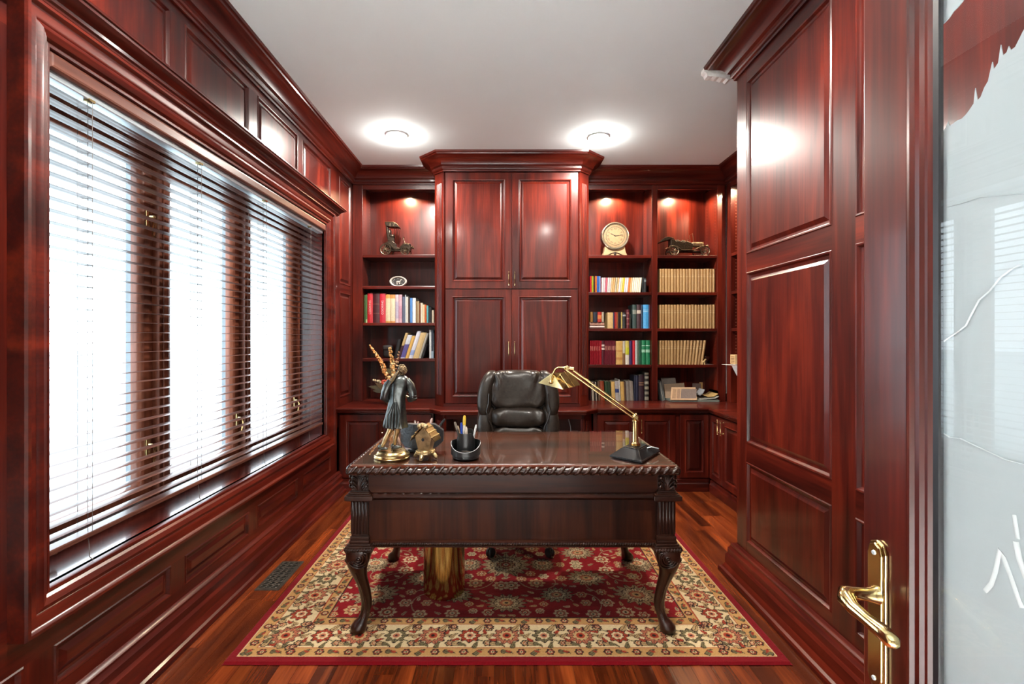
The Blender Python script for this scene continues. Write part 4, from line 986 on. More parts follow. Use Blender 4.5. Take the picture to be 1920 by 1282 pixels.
# ---- statuette
def S(px, py, dy=0): return P(px, py, 2.345) + Vector((0, dy, 0))
sc = 2.345/900
st = thing('statuette', (S(735, 858).x, 2.345, GZ), 'bronze statuette of a figure in a long coat on a round gilt base', 'statuette')
bx_, by_ = S(735, 858).x, 2.345
build('base', MB().lathe([(0, 0), (.084, 0), (.086, .006), (.082, .010), (.086, .014), (.084, .020), (.074, .024), (.070, .030), (.066, .034), (0, .036)], (bx_, by_, GZ+.0005), 40), 'brass_soft', st, smooth=40)
zf = GZ+.037
def skin(name, verts, edges, mat, par, sub=2, root=0, **t):
    me = bpy.data.meshes.new(name); bm = bmesh.new(); ly = bm.verts.layers.skin.verify(); vv = []
    org = Vector(verts[0][0])
    for i, (p, r) in enumerate(verts):
        v = bm.verts.new(Vector(p)-org); rr = r if isinstance(r, tuple) else (r, r); v[ly].radius = rr; v[ly].use_root = (i == root); vv.append(v)
    for a, b in edges: bm.edges.new((vv[a], vv[b]))
    bm.to_mesh(me); bm.free()
    me.materials.append(M[mat])
    o = bpy.data.objects.new(name, me); C.objects.link(o); o.parent = par; o.location = org - (wloc(par) if par else Vector())
    md = o.modifiers.new('skin', 'SKIN'); md.use_smooth_shade = True
    ms = o.modifiers.new('sub', 'SUBSURF'); ms.levels = sub; ms.render_levels = sub
    tag(o, **t); return o
f1, f2 = Vector((S(716, 845).x, 2.335, zf+.009)), Vector((S(738, 840).x, 2.36, zf+.009))
V_ = [(S(741, 782), .022), (S(742, 762), .024), (S(745, 738), .026), (S(748, 716), .024), (S(752, 707), .010), (S(755, 699), .013), (S(756, 692), .014),
      (S(737, 792, -.006), .018), (S(731, 808, -.008), .0135), (S(723, 824, -.01), .0115), (S(717, 838, -.01), .0075),
      (S(745, 792, .008), .018), (S(744, 808, .012), .0135), (S(740, 823, .014), .0115), (S(738, 836, .015), .0075),
      (S(733, 714, -.012), .014), (S(726, 733, -.016), .011), (S(723, 748, -.014), .010), (S(735, 750, .012), .008), (S(741, 748, .022), .007),
      (S(763, 716, .004), .014), (S(771, 732, .0), .0125), (S(772, 748, -.002), .0105), (S(762, 745, .018), .008), (S(755, 742, .026), .007)]
E_ = [(0, 1), (1, 2), (2, 3), (3, 4), (4, 5), (5, 6), (0, 7), (7, 8), (8, 9), (9, 10), (0, 11), (11, 12), (12, 13), (13, 14), (3, 15), (15, 16), (16, 17), (17, 18), (18, 19), (3, 20), (20, 21), (21, 22), (22, 23), (23, 24)]
skin('figure', V_, E_, 'skin', st, 2)
fc = MB(); hc = S(757, 694)
fc.ell(hc, (.0165, .0155, .021), 14, 10); fc.ell(hc+Vector((.015, -.003, -.001)), (.0035, .0035, .005), 6, 5); fc.ell(hc+Vector((.0115, -.006, -.011)), (.004, .005, .003), 6, 5)
for e in (-1, 1): fc.ell(hc+Vector((.0125, -.002+.006*e, .004)), (.0025, .003, .002), 6, 5)
build('face', fc, 'skin', st, smooth=70)
hm = MB(); rr = random.Random(5)
hm.ell(hc+Vector((-.006, -.004, .006)), (.021, .020, .022), 14, 10)
for i in range(60):
    a = rr.uniform(0, 2*PI); r_ = rr.uniform(.006, .024); hm.ell(hc+Vector((-.007+r_*math.cos(a)*.85, -.010-.010*math.cos(r_*60), .004+r_*math.sin(a))), (.006, .007, .0045), 6, 5)
for i in range(5):
    x0 = 742-i*1.2; hm.tube([S(752-i*1.6, 691+i*1.5, -.012), S(748-i*1.6, 698+i*1.2, -.024), S(744-i*1.5, 706+i, -.034), S(741-i*1.3, 713+i*1.5, -.038)], [.0042, .0046, .0038, .0012], 6)
build('hair', hm, 'hair', st, smooth=70)
# coat: lofted from shoulders to hem with folds
def loft(name, rows, mat, par, n=28, fold=.0, cap=True):
    m_ = MB(); vs = []; fs = []
    for k_, (c, rx, ry) in enumerate(rows):
        for j in range(n):
            a = 2*PI*j/n; f_ = 1+fold*(k_/(len(rows)-1))**1.5*math.sin(a*7+1)
            vs.append((c[0]+rx*f_*math.cos(a), c[1]+ry*f_*math.sin(a), c[2]))
    for i in range(len(rows)-1):
        for j in range(n): q = (j+1) % n; fs.append((i*n+j, i*n+q, (i+1)*n+q, (i+1)*n+j))
    if cap: fs.append(tuple(range(n)))
    m_.add(vs, fs); return build(name, m_, mat, par, smooth=70)
loft('coat', [(S(752, 702), .011, .012), (S(751, 705), .028, .022), (S(749, 710), .046, .034), (S(748, 719), .052, .038), (S(746, 732), .046, .038), (S(744, 744), .040, .036), (S(744, 754), .040, .036), (S(743, 766), .043, .039), (S(742, 778), .048, .043), (S(741, 788), .052, .046), (S(741, 797), .056, .048), (S(742, 801), .053, .047)], 'coat', st, 56, .13)
fl_ = MB()
for k_, x_ in enumerate((731, 736, 741, 747, 753)): fl_.tube([S(744+(x_-742)*.25, 752, -.036), S(x_, 775, -.045), S(x_-1, 798, -.050)], [.002, .0055, .006], 8)
fl_.tube([S(748, 708, -.030), S(746, 725, -.037), S(745, 750, -.036)], [.002, .003, .002], 6)
build('coat_pleats', fl_, 'coat', st, smooth=70)
for k_, arm in enumerate(([S(735, 714, -.016), S(729, 722, -.020), S(725, 734, -.022), S(722, 745, -.020), S(727, 750, -.004)], [S(762, 713, .0), S(769, 722, -.002), S(774, 735, -.006), S(775, 746, -.006), S(767, 749, .010)])):
    sl = MB().tube(arm, [.019, .0215, .0205, .019, .015], 12)
    if k_ == 1:
        for i in range(6): p_ = arm[1].lerp(arm[3], i/5); sl.lathe([(.017, -.003), (.0215, 0), (.017, .003)], p_, 12)
    build('sleeve', sl, 'coat', st, smooth=70)
hn = MB(); hp = S(728, 751, .006)
hn.ell(hp, (.008, .007, .006), 8, 6)
for i in range(4): hn.tube([hp+Vector((.002, .003*i-.005, -.001)), hp+Vector((.004, .003*i-.005, -.008)), hp+Vector((.0, .003*i-.005, -.013))], .0022, 6)
hn.tube([hp+Vector((-.004, -.004, .0)), hp+Vector((-.008, -.004, -.006))], .0025, 6)
build('hand', hn, 'skin', st, smooth=70)
for c_, a_ in ((f1, -.35), (f2, .25)):
    R = Matrix.Rotation(a_, 3, 'Z'); sm_ = MB().ell(c_+Vector((.010, 0, 0)), (.026, .011, .009), 12, 8, R).ell(c_+Vector((-.006, 0, .008)), (.011, .010, .012), 10, 8)
    sm_.box(c_.x-.014, c_.x-.002, c_.y-.007, c_.y+.007, zf, zf+.006); build('shoe', sm_, 'coat', st, smooth=60)
# ---- black leather pen holder
ph = thing('pen_holder', (-.425, 2.50, GZ), 'black crackled leather pen holder with chamfered corners', 'pen holder')
m = MB(); wv = 22; out = []; wid, z_b, z_t = .112, GZ+.016, GZ+.140
def topz(u): a = abs(u); return z_t if a < .62 else z_t-(a-.62)/.38*.042
def botz(u): a = abs(u); return z_b if a < .70 else z_b+(a-.70)/.30*.026
vs = []; fs = []
for k_ in range(2):
    for i in range(wv+1):
        u = -1+2*i/wv; x = -.425+u*wid; y = 2.455+.06*u*u+(.035 if k_ else 0)
        for j in range(6): z = botz(u)+(topz(u)-botz(u))*j/5; vs.append((x, y, z))
nn = (wv+1)*6
for k_ in range(2):
    for i in range(wv):
        for j in range(5): fs.append(tuple(k_*nn+q for q in (i*6+j, (i+1)*6+j, (i+1)*6+j+1, i*6+j+1)))
for i in range(wv):
    for j in (0, 5): fs.append((i*6+j, (i+1)*6+j, nn+(i+1)*6+j, nn+i*6+j))
for j in range(5):
    for i in (0, wv): fs.append((i*6+j, i*6+j+1, nn+i*6+j+1, nn+i*6+j))
m.add(vs, fs); build('body', m, 'leather_black', ph, smooth=30, bevel=.002)
build('foot', MB().lathe([(0, 0), (.03, 0), (.032, .004), (.02, .008), (.016, .017), (0, .017)], (-.46, 2.48, GZ+.0005), 20).lathe([(0, 0), (.03, 0), (.032, .004), (.02, .008), (.016, .020), (0, .020)], (-.38, 2.48, GZ+.0005), 20), 'black', ph, smooth=40)
def pen(p, q, r, c, label, tip=None):
    p, q = Vector(p), Vector(q)
    o = build('pen', MB().tube([p, p.lerp(q, .06), p.lerp(q, .9), q], [r*.5, r, r, r*.55], 8), cmat(c, .35), smooth=50, label=label, cat='pen')
    if tip: build('cap', MB().tube([p.lerp(q, .72), p.lerp(q, .96), q+(q-p)*.02], [r*1.12, r*1.12, r*.6], 8), cmat(tip, .35), o, smooth=50)
Yp = 2.515
pen(P(801, 830, Yp), P(834, 786, Yp+.01), .0062, (222, 188, 178), 'pale pink pen with black cap leaning out of the leather pen holder', (24, 24, 26))
pen(P(800, 822, Yp), P(810, 784, Yp), .0065, (232, 196, 184), 'pale pink pen standing up behind the birdhouse')
pen(P(781, 822, Yp), P(778, 788, Yp), .0045, (236, 214, 204), 'white pen tip showing over the leather holder, upright')
pen(P(776, 824, Yp+.01), P(784, 790, Yp+.01), .004, (228, 180, 168), 'thin pink pen tip showing over the leather holder, tilted')
pen(P(752, 835, Yp), P(743, 812, Yp), .0065, (226, 184, 160), 'short peach coloured pen poking out beside the statuette')
# ---- birdhouse figurine
hb = thing('birdhouse_figurine', (-.372, 2.325, GZ), 'small bronze birdhouse figurine on four scroll feet', 'figurine')
cx, cy = -.374, 2.325
bt = []
rot = Matrix.Rotation(-.22, 3, 'Z')
def rq(hx_, hy_, z): return [tuple(rot @ Vector((sx*hx_, sy*hy_, 0)) + Vector((cx, cy, z))) for sx, sy in ((-1, -1), (1, -1), (1, 1), (-1, 1))]
m = MB(); m.hull(rq(.024, .022, GZ+.034), rq(.036, .031, GZ+.092))
g0 = rq(.036, .031, GZ+.092); gm_ = [tuple(rot @ Vector((0, sy*.031, 0)) + Vector((cx, cy, GZ+.128))) for sy in (-1, 1)]
m.add(g0+gm_, [(0, 1, 4), (3, 2, 5), (1, 2, 5, 4), (0, 3, 5, 4)])
build('house', m, 'bronze', hb, bevel=.002)
for s in (-1, 1):
    pts = [(s*.000, .137), (s*.016, .123), (s*.032, .105), (s*.046, .090), (s*.050, .084)]
    rm = MB(); poly = pts + [(u+s*.004, v-.009) for u, v in pts[::-1]]
    rm.prism(poly, lambda u, v, h: tuple(rot @ Vector((u, h, 0)) + Vector((cx, cy, GZ+v))), -.040, .038)
    for i in range(7):
        for u, v in ((s*.012, .124), (s*.028, .108), (s*.043, .092)): q_ = rot @ Vector((u, -.036+.012*i, 0)); rm.ell((cx+q_.x, cy+q_.y, GZ+v), (.007, .006, .004), 6, 4)
    build('roof_slope', rm, 'brass_soft', hb, smooth=40)
rk = MB(); 
for e in (-1, 0, 1): q_ = rot @ Vector((.012*e, -.034, 0)); rk.ell((cx+q_.x, cy+q_.y, GZ+.137-.004*abs(e)), (.013, .011, .010), 8, 6)
build('ridge_knot', rk, 'bronze', hb, smooth=60)
q_ = rot @ Vector((0, -.0325, 0)); build('entrance_hole_shade', MB().lathe([(.0065, 0), (0, .0008)], (0, 0, 0), 14, lambda x, y, h: tuple(rot @ Vector((x, -.0315-h, 0)) + Vector((cx, cy, GZ+.080+y)))), 'hole_shade', hb)  # flat black disc, painted shade of the hole
fm = MB().lathe([(0, .016), (.030, .016), (.040, .022), (.040, .028), (.034, .032), (.030, .036), (0, .036)], (cx, cy, GZ), 28)
build('base', fm, 'bronze', hb, smooth=40)
bm_ = MB()
for i in range(26): a = 2*PI*i/26; bm_.ell((cx+.038*math.cos(a), cy+.038*math.sin(a), GZ+.030), (.0038, .0038, .0038), 6, 4)
build('bead_ring', bm_, 'brass_soft', hb, smooth=60)
for i in range(4):
    a = PI/4*0 + PI/2*i - .25; dx, dy = math.cos(a), math.sin(a)
    build('foot', MB().tube([(cx+dx*.030, cy+dy*.030, GZ+.020), (cx+dx*.042, cy+dy*.042, GZ+.016), (cx+dx*.046, cy+dy*.046, GZ+.008), (cx+dx*.052, cy+dy*.052, GZ+.0075)], [.008, .009, .008, .0065], 8), 'bronze', hb, smooth=60)
hb.scale = (1.15, 1.15, 1.22)
# ---- rotating organiser
ox, oy, orad = -.181, 2.345, .072
og = thing('desk_organizer', (ox, oy, GZ), 'round black plastic desk organizer with scooped front and tall cup', 'organizer')
build('base', MB().lathe([(0, 0), (.062, 0), (.066, .003), (.066, .014), (.070, .016), (.070, .019), (0, .019)], (ox, oy, GZ+.0005), 40), 'black', og, smooth=40)
m = MB(); n = 60; vs = []; fs = []
for i in range(n):
    a = 2*PI*i/n; fr = (1+math.cos(a+PI/2))/2      # 1 at the front (-Y)
    h = .074-.040*max(0, fr-.45)/.55 if fr > .45 else .074
    h = .080 - .042*(max(0, math.cos(a+PI/2))**.9)
    for r_, z_ in ((orad, .020), (orad, h), (orad-.003, h), (orad-.003, .024)): vs.append((ox+r_*math.cos(a), oy+r_*math.sin(a), GZ+z_))
for i in range(n):
    q = (i+1) % n
    for j in range(3): fs.append((i*4+j, q*4+j, q*4+j+1, i*4+j+1))
m.add(vs, fs); build('cup_wall', m, 'black', og, smooth=40)
build('rim_line', MB().tube([(ox+(orad+.0004)*math.cos(a), oy+(orad+.0004)*math.sin(a), GZ+.0805-.042*(max(0, math.cos(a+PI/2))**.9)) for a in np.linspace(-PI*.98, -PI*.02, 40)], .0011, 5), 'rim', og, smooth=60)
build('floor_plate', MB().lathe([(0, .022), (orad-.002, .022), (orad-.002, .026), (0, .026)], (ox, oy, GZ), 32), 'black', og)
m = MB(); vs = []; fs = []; n = 32
cxx, cyy, r_ = ox-.002, oy+.022, .044
for i in range(n):
    a = 2*PI*i/n; h = .124+.006*math.sin(a)-(.035*max(0, abs(math.cos(a))-.75)/.25)
    for q_, z_ in ((r_, .024), (r_, h), (r_-.003, h), (r_-.003, .028)): vs.append((cxx+q_*math.cos(a), cyy+q_*math.sin(a), GZ+z_))
for i in range(n):
    q = (i+1) % n
    for j in range(3): fs.append((i*4+j, q*4+j, q*4+j+1, i*4+j+1))
m.add(vs, fs); build('tall_cup', m, 'black', og, smooth=40)
Yq = 2.372
pen(P(867, 838, Yq), P(853, 792, Yq), .0055, (40, 36, 34), 'dark pen with silver clip leaning in the organizer cup', (120, 110, 100))
pen(P(868, 838, Yq), P(858, 798, Yq+.012), .005, (190, 160, 130), 'tan pencil leaning in the organizer cup')
pen(P(866, 838, Yq-.01), P(865, 793, Yq-.005), .0052, (30, 80, 190), 'bright blue pen standing in the organizer cup', (20, 60, 170))
pen(P(869, 840, Yq), P(871, 780, Yq), .0070, (238, 232, 222), 'tall white correction pen with yellow band in the organizer', (226, 190, 60))
pen(P(875, 838, Yq-.004), P(874, 800, Yq-.012), .0065, (236, 226, 214), 'short white marker standing in the organizer cup')
pen(P(884, 838, Yq), P(893, 796, Yq), .0052, (215, 218, 220), 'pale grey pen leaning to the chair side of the organizer')
gl_ = thing('paper_clip', (ox+.01, oy-.035, GZ+.03), 'dark clip lying in the organizer tray', 'clip')
build('wire', MB().tube([(ox-.025, oy-.04, GZ+.034), (ox+.01, oy-.055, GZ+.034), (ox+.03, oy-.05, GZ+.034), (ox+.03, oy-.042, GZ+.036), (ox+.0, oy-.04, GZ+.036), (ox-.02, oy-.03, GZ+.036), (ox+.02, oy-.035, GZ+.038)], .0024, 6), cmat((70, 62, 56), .3, .8), gl_, smooth=60)
# ---- flower arrangement on the counter
fa = thing('flower_arrangement', (-1.04, 4.52, CT), 'dried orange and cream flower spray in a vase beside the window', 'flowers')
YF = 4.52
build('vase', MB().lathe([(0, 0), (.05, 0), (.06, .02), (.075, .09), (.05, .16), (.035, .18), (.045, .20), (.040, .20), (.03, .18), (0, .17)], (-1.04, YF, CT+.0005), 28), 'bronze', fa, smooth=50)
def FP(px, py, dy=0): return P(px, py, YF) + Vector((0, dy, 0))
b0 = FP(735, 730)
rf = random.Random(2)
def spray(tipp, n, c1, c2, r0, r1, dy=0):
    t_ = FP(*tipp, dy); mid = b0.lerp(t_, .55) + Vector((rf.uniform(-.02, .02), 0, .02))
    pts = [Vector((-1.04, YF, CT+.19)), b0, mid, t_]
    sm_ = build('stem', MB().tube(pts, [.004, .004, .003, .0015], 6), cmat((96, 82, 40), .7), fa, smooth=60)
    m1, m2 = MB(), MB()
    for i in range(n):
        u = i/(n-1); p_ = (b0.lerp(mid, u*2) if u < .5 else mid.lerp(t_, u*2-1)); rr = r1+(r0-r1)*(1-u)
        for k_ in range(4):
            a = rf.uniform(0, 2*PI); q_ = p_+Vector((math.cos(a)*rr, math.sin(a)*rr*.7, rf.uniform(-.006, .006)))
            R = Matrix.Rotation(rf.uniform(0, 3), 3, 'Y') @ Matrix.Rotation(rf.uniform(0, 3), 3, 'X')
            (m1 if rf.random() < .6 else m2).ell(q_, (.019*(1.15-u*.7), .015*(1.15-u*.7), .006), 6, 4, R)
    build('petals', m1, cmat(c1, .7), sm_, smooth=60); build('petals', m2, cmat(c2, .7), sm_, smooth=60)
spray((694, 648), 22, (216, 140, 70), (232, 190, 130), .022, .006)
spray((730, 652), 22, (206, 146, 78), (226, 196, 140), .020, .010, .02)
spray((747, 660), 10, (150, 100, 70), (190, 150, 110), .014, .006, .04)
spray((700, 712), 9, (214, 196, 160), (180, 150, 110), .006, .003)
for (lx, ly, tx, ty, c_) in ((725, 728, 692, 724, (74, 62, 34)), (724, 732, 700, 732, (58, 50, 28)), (735, 700, 726, 690, (92, 80, 44)), (730, 735, 704, 716, (96, 70, 36)), (738, 720, 756, 700, (84, 70, 40)), (744, 725, 770, 722, (70, 56, 36))):
    a, b_ = FP(lx, ly, -.02), FP(tx, ty, -.03); d_ = (b_-a); s_ = Vector((-d_.z, 0, d_.x)).normalized()
    k_ = [a, a.lerp(b_, .3)+s_*.022, a.lerp(b_, .65)+s_*.018, b_, a.lerp(b_, .65)-s_*.018, a.lerp(b_, .3)-s_*.022]
    build('leaf', MB().hull(k_, [v+Vector((0, .002, 0)) for v in k_]), cmat(c_, .6), fa)
rm = MB(); rc = FP(722, 716, -.03)
for i in range(9): a = 2*PI*i/9; rm.ell(rc+Vector((math.cos(a)*.018, -.004, math.sin(a)*.016)), (.014, .006, .010), 6, 4)
build('red_bloom', rm, cmat((190, 62, 34), .6), fa, smooth=60)

# ================================================================ model cars
def wheel(par, c, r, ns=10, wd=.012, mat='car', mat2='car_light'):
    fn = lambda x, y, h: (c[0]+x, c[1]+h, c[2]+y)
    w = build('wheel', MB().lathe([(r*.80, -wd/2), (r*.96, -wd/2), (r, -wd*.2), (r, wd*.2), (r*.96, wd/2), (r*.80, wd/2), (r*.80, -wd/2)], (0, 0, 0), 28, fn), mat, par, smooth=40)
    sp = MB()
    for i in range(ns): a = 2*PI*i/ns; sp.tube([fn(0, 0, 0), fn(r*.84*math.cos(a), r*.84*math.sin(a), 0)], r*.045, 5)
    build('spokes', sp, mat2, w, smooth=60); build('rim', MB().lathe([(r*.78, -wd*.4), (r*.86, -wd*.62), (r*.80, wd*.4)], (0, 0, 0), 28, fn), mat2, w, smooth=60)
    build('hubcap', MB().lathe([(r*.18, -wd*.5), (r*.15, -wd*1.0), (0, -wd*1.1)], (0, 0, 0), 14, fn), mat2, w, smooth=60)
# ---- upright car with a canopy
za = ZS_L[0]; YA = 4.86; s5 = YA/900
def A(zx, zy, dy=0): return Vector(((700+zx/15.08-943)*s5, YA+dy, za + (1152-zy)/15.08*s5))   # read from an enlarged crop, stands on the shelf
ca = thing('model_car', (A(700, 1152).x, YA, za), 'dark metal model of a veteran car with tall canopy on the top shelf', 'model car')
hw_ = .055
for (zx, r_) in ((385, .060), (925, .0455)):
    for s in (-1, 1): wheel(ca, (A(zx, 0).x, YA+s*hw_, za+r_+.0005), r_, 12)
build('chassis', MB().box(A(330, 0).x, A(1060, 0).x, YA-.034, YA+.034, za+.050, za+.066).tube([(A(385, 0).x, YA-hw_, za+.0605), (A(385, 0).x, YA+hw_, za+.0605)], .005, 8).tube([(A(925, 0).x, YA-hw_, za+.046), (A(925, 0).x, YA+hw_, za+.046)], .005, 8), 'car', ca, bevel=.002)
body = [(330, 800), (420, 745), (560, 730), (640, 800), (660, 900), (770, 940), (790, 860), (900, 780), (1010, 800), (1070, 900), (1070, 960), (640, 990), (560, 960), (380, 900)]
build('body', MB().prism([(A(*p).x, A(*p).z) for p in body], lambda u, v, h: (u, YA+h, v), -.038, .038), 'car', ca, bevel=.004)
seat = [(380, 330), (420, 330), (470, 620), (590, 640), (600, 740), (430, 740), (400, 560)]
build('seat', MB().prism([(A(*p).x, A(*p).z) for p in seat], lambda u, v, h: (u, YA+h, v), -.036, .036), 'car', ca, bevel=.004)
build('seat_cushion', MB().sup(A(530, 590), (.030, .034, .018), .5, .5, 20, 10).sup(A(470, 500), (.014, .034, .038), .5, .5, 20, 10), 'car', ca, smooth=70)
can_ = [(350, 200), (590, 200), (690, 255), (760, 340), (740, 352), (640, 345), (500, 340), (380, 320), (360, 270)]
build('canopy', MB().prism([(A(*p).x, A(*p).z) for p in can_], lambda u, v, h: (u, YA+h, v), -.046, .046), 'car', ca, bevel=.004)
build('canopy_trim', MB().tube([A(355, 215, -.047), A(590, 215, -.047), A(690, 262, -.047), A(755, 338, -.047)], .003, 6).tube([A(500, 240, -.047), A(500, 330, -.047)], .002, 6).tube([A(630, 250, -.047), A(590, 330, -.047)], .002, 6), 'car_light', ca, smooth=60)
pm_ = MB()
for e in (-.042, .042): pm_.tube([A(735, 345, e), A(700, 560, e), A(690, 880, e)], .0022, 6).tube([A(625, 345, e), A(620, 650, e)], .0022, 6).tube([A(385, 300, e), A(420, 650, e)], .004, 6)
build('canopy_post', pm_, 'car', ca, smooth=60)
fm_ = MB()
for e in (-.058, .058):
    fm_.tube([A(300, 800, e), A(420, 790, e), A(520, 840, e), A(600, 930, e), A(650, 968, e), A(770, 968, e), A(810, 900, e), A(870, 850, e), A(950, 820, e), A(1040, 850, e)], .006, 6, flat=.5)
build('fender', fm_, 'car_light', ca, smooth=60)
build('steering_wheel', MB().tube([A(850, 640, 0)+Vector((.022*math.cos(a)*.4, .022*math.sin(a), .012*math.cos(a))) for a in np.linspace(0, 2*PI, 17)], .0022, 5, cap=False).tube([A(850, 640), A(900, 780)], .003, 6), 'car_light', ca, smooth=60)
for e in (-.03, .03): build('headlamp', MB().lathe([(.004, .0), (.011, .006), (.013, .018), (.010, .02), (0, .014)], (0, 0, 0), 14, lambda x, y, h: tuple(A(1090, 900, e)+Vector((h-.006, x, y)))), 'car_light', ca, smooth=50)
build('bonnet', MB().sup(A(990, 840), (.026, .032, .018), .6, .5, 20, 10), 'car', ca, smooth=70)
# ---- long open tourer
zc = ZS_R[0]
def T(zx, zy, dy=0): return Vector(((1230+zx/16-943)*s5, YA+dy, zc + (835-zy)/16*s5))
cb = thing('model_car', (T(850, 835).x, YA, zc), 'bronze toned model of a long open tourer car on the top shelf', 'model car')
for (zx, r_) in ((485, .050), (1400, .050)):
    for s in (-1, 1): wheel(cb, (T(zx, 0).x + (.0 if s < 0 else -.03 if zx > 1000 else 0), YA+s*.060, zc+r_+.0005), r_, 12)
build('chassis', MB().box(T(330, 0).x, T(1480, 0).x, YA-.03, YA+.03, zc+.042, zc+.058).tube([(T(485, 0).x, YA-.06, zc+.0505), (T(485, 0).x, YA+.06, zc+.0505)], .005, 8).tube([(T(1400, 0).x, YA-.06, zc+.0505), (T(1390, 0).x, YA+.06, zc+.0505)], .005, 8), 'car', cb, bevel=.002)
bd_ = [(400, 320), (520, 330), (560, 390), (700, 385), (800, 420), (880, 380), (960, 410), (1060, 460), (1060, 620), (740, 630), (640, 600), (560, 540), (400, 520)]
build('body', MB().prism([(T(*p).x, T(*p).z) for p in bd_], lambda u, v, h: (u, YA+h, v), -.044, .044), 'car', cb, bevel=.004)
hd_ = [(60, 420), (240, 270), (340, 255), (520, 300), (420, 330), (300, 360), (160, 400), (90, 428)]
build('folded_hood', MB().prism([(T(*p).x, T(*p).z) for p in hd_], lambda u, v, h: (u, YA+h, v), -.050, .050), 'car', cb, bevel=.004)
build('bonnet', MB().sup(T(1230, 470), (.060, .030, .026), .5, .4, 24, 12), 'car_light', cb, smooth=70)
build('radiator', MB().box(T(1370, 0).x, T(1400, 0).x, YA-.028, YA+.028, T(0, 600).z, T(0, 400).z), 'brass_soft', cb, bevel=.003)
fm_ = MB()
for e in (-.062, .062): fm_.tube([T(330, 560, e), T(430, 530, e), T(560, 560, e), T(700, 655, e), T(1080, 660, e), T(1200, 590, e), T(1340, 520, e), T(1480, 560, e)], .006, 6, flat=.5)
build('fender', fm_, 'car_light', cb, smooth=60)
build('running_board', MB().box(T(720, 0).x, T(1080, 0).x, YA-.066, YA+.066, T(0, 672).z, T(0, 650).z), 'car_light', cb, bevel=.002)
build('windscreen', MB().tube([T(1080, 420, -.04), T(1050, 160, -.04), T(1050, 160, .04), T(1080, 420, .04)], .0022, 6), 'car_light', cb, smooth=60)
build('steering_wheel', MB().tube([T(920, 370, 0)+Vector((.012*math.cos(a), .020*math.sin(a), .018*math.cos(a))) for a in np.linspace(0, 2*PI, 17)], .0022, 5, cap=False).tube([T(920, 370), T(1040, 470)], .003, 6), 'car_light', cb, smooth=60)
build('seats', MB().sup(T(620, 400), (.022, .038, .022), .5, .5, 18, 10).sup(T(800, 400), (.020, .038, .020), .5, .5, 18, 10), 'car', cb, smooth=70)
for e in (-.036, .036): build('headlamp', MB().lathe([(.004, .0), (.012, .006), (.014, .020), (.011, .022), (0, .016)], (0, 0, 0), 14, lambda x, y, h: tuple(T(1450, 535, e)+Vector((h, x, y)))), 'car_light', cb, smooth=50)
# ================================================================ clock
kx, kz, KY = (1153-943)*4.84/900, ZS_R[0], 4.84
ck = thing('mantel_clock', (kx, KY, kz), 'round drum mantel clock with cream dial on a flared pale base', 'clock')
ivory = cmat((192, 158, 116), .45); sk = 4.8/900/15.08
kc = kz + (1165-585)*sk; R0 = .138
fk = lambda x, y, h: (kx+x, KY-h, kc+y)
build('drum', MB().lathe([(0, -.06), (R0-.006, -.06), (R0, -.05), (R0, .012), (R0-.004, .018), (R0-.004, .01), (0, .01)], (0, 0, 0), 56, fk), cmat((58, 46, 36), .35), ck, smooth=30)
build('bezel', MB().lathe([(R0-.022, .010), (R0-.020, .018), (R0-.010, .024), (R0-.001, .020), (R0+.001, .012)], (0, 0, 0), 56, fk), cmat((196, 184, 160), .22, .8), ck, smooth=50)
dial = build('dial', MB().lathe([(0, .0125), (R0-.02, .0125), (R0-.02, .0105), (0, .0105)], (0, 0, 0), 56, fk), cmat((170, 138, 96), .5), ck)
orn = MB()
for i in range(12):
    a0 = 2*PI*i/12
    orn.tube([fk((.098+.006*math.sin(t*9))*math.cos(a0+t), (.098+.006*math.sin(t*9))*math.sin(a0+t), .0135) for t in np.linspace(.06, .46, 9)], .0026, 5, flat=.3)
orn.lathe([(.090, .0128), (.092, .0136), (.094, .0128)], (0, 0, 0), 48, fk); orn.lathe([(.112, .0128), (.1135, .0136), (.115, .0128)], (0, 0, 0), 48, fk)
build('chapter_ring', orn, cmat((44, 32, 24), .5), dial, smooth=60)
nm = MB()
for i, t_ in enumerate(['XII', 'I', 'II', 'III', 'IIII', 'V', 'VI', 'VII', 'VIII', 'IX', 'X', 'XI']):
    vs, fs = text_mesh(t_, .026); a = -2*PI*i/12; ca, sa = math.cos(a), math.sin(a)
    nm.add([fk(x*ca-(y+.072)*sa, x*sa+(y+.072)*ca, .0132) for x, y, z in vs], fs)
build('numerals', nm, cmat((40, 28, 20), .5), dial, fix=False)
def hand(a, L_, w_, nme):
    d = (math.sin(a), math.cos(a)); p = (d[1], -d[0]); k_ = [(-.012, 0), (-.006, w_), (L_*.55, w_*.5), (L_*.62, w_*1.6), (L_*.75, w_*.6), (L_, 0), (L_*.75, -w_*.6), (L_*.62, -w_*1.6), (L_*.55, -w_*.5), (-.006, -w_)]
    build(nme, MB().prism([(t*d[0]+s*p[0], t*d[1]+s*p[1]) for t, s in k_], fk, .0142, .0155), 'black', dial)
hand(math.radians(-62), .062, .0030, 'hour_hand'); hand(math.radians(82), .088, .0024, 'minute_hand')
bp_ = [(-.150, 0), (.150, 0), (.135, .016), (.120, .05), (.112, .10), (-.112, .10), (-.120, .05), (-.135, .016)]
bz = [(u*.9, v) for u, v in bp_]
build('base', MB().prism([(kx+u, kz+.0006+v) for u, v in bz], lambda u, v, h: (u, KY+h, v), -.0, .075), ivory, ck, bevel=.003)
om = MB()
for e in (-1, 1): om.tube([(kx, KY-.003, kz+.040), (kx+e*.03, KY-.003, kz+.036), (kx+e*.06, KY-.003, kz+.020), (kx+e*.085, KY-.003, kz+.012), (kx+e*.09, KY-.003, kz+.022)], [.007, .008, .007, .005, .002], 6, flat=.5)
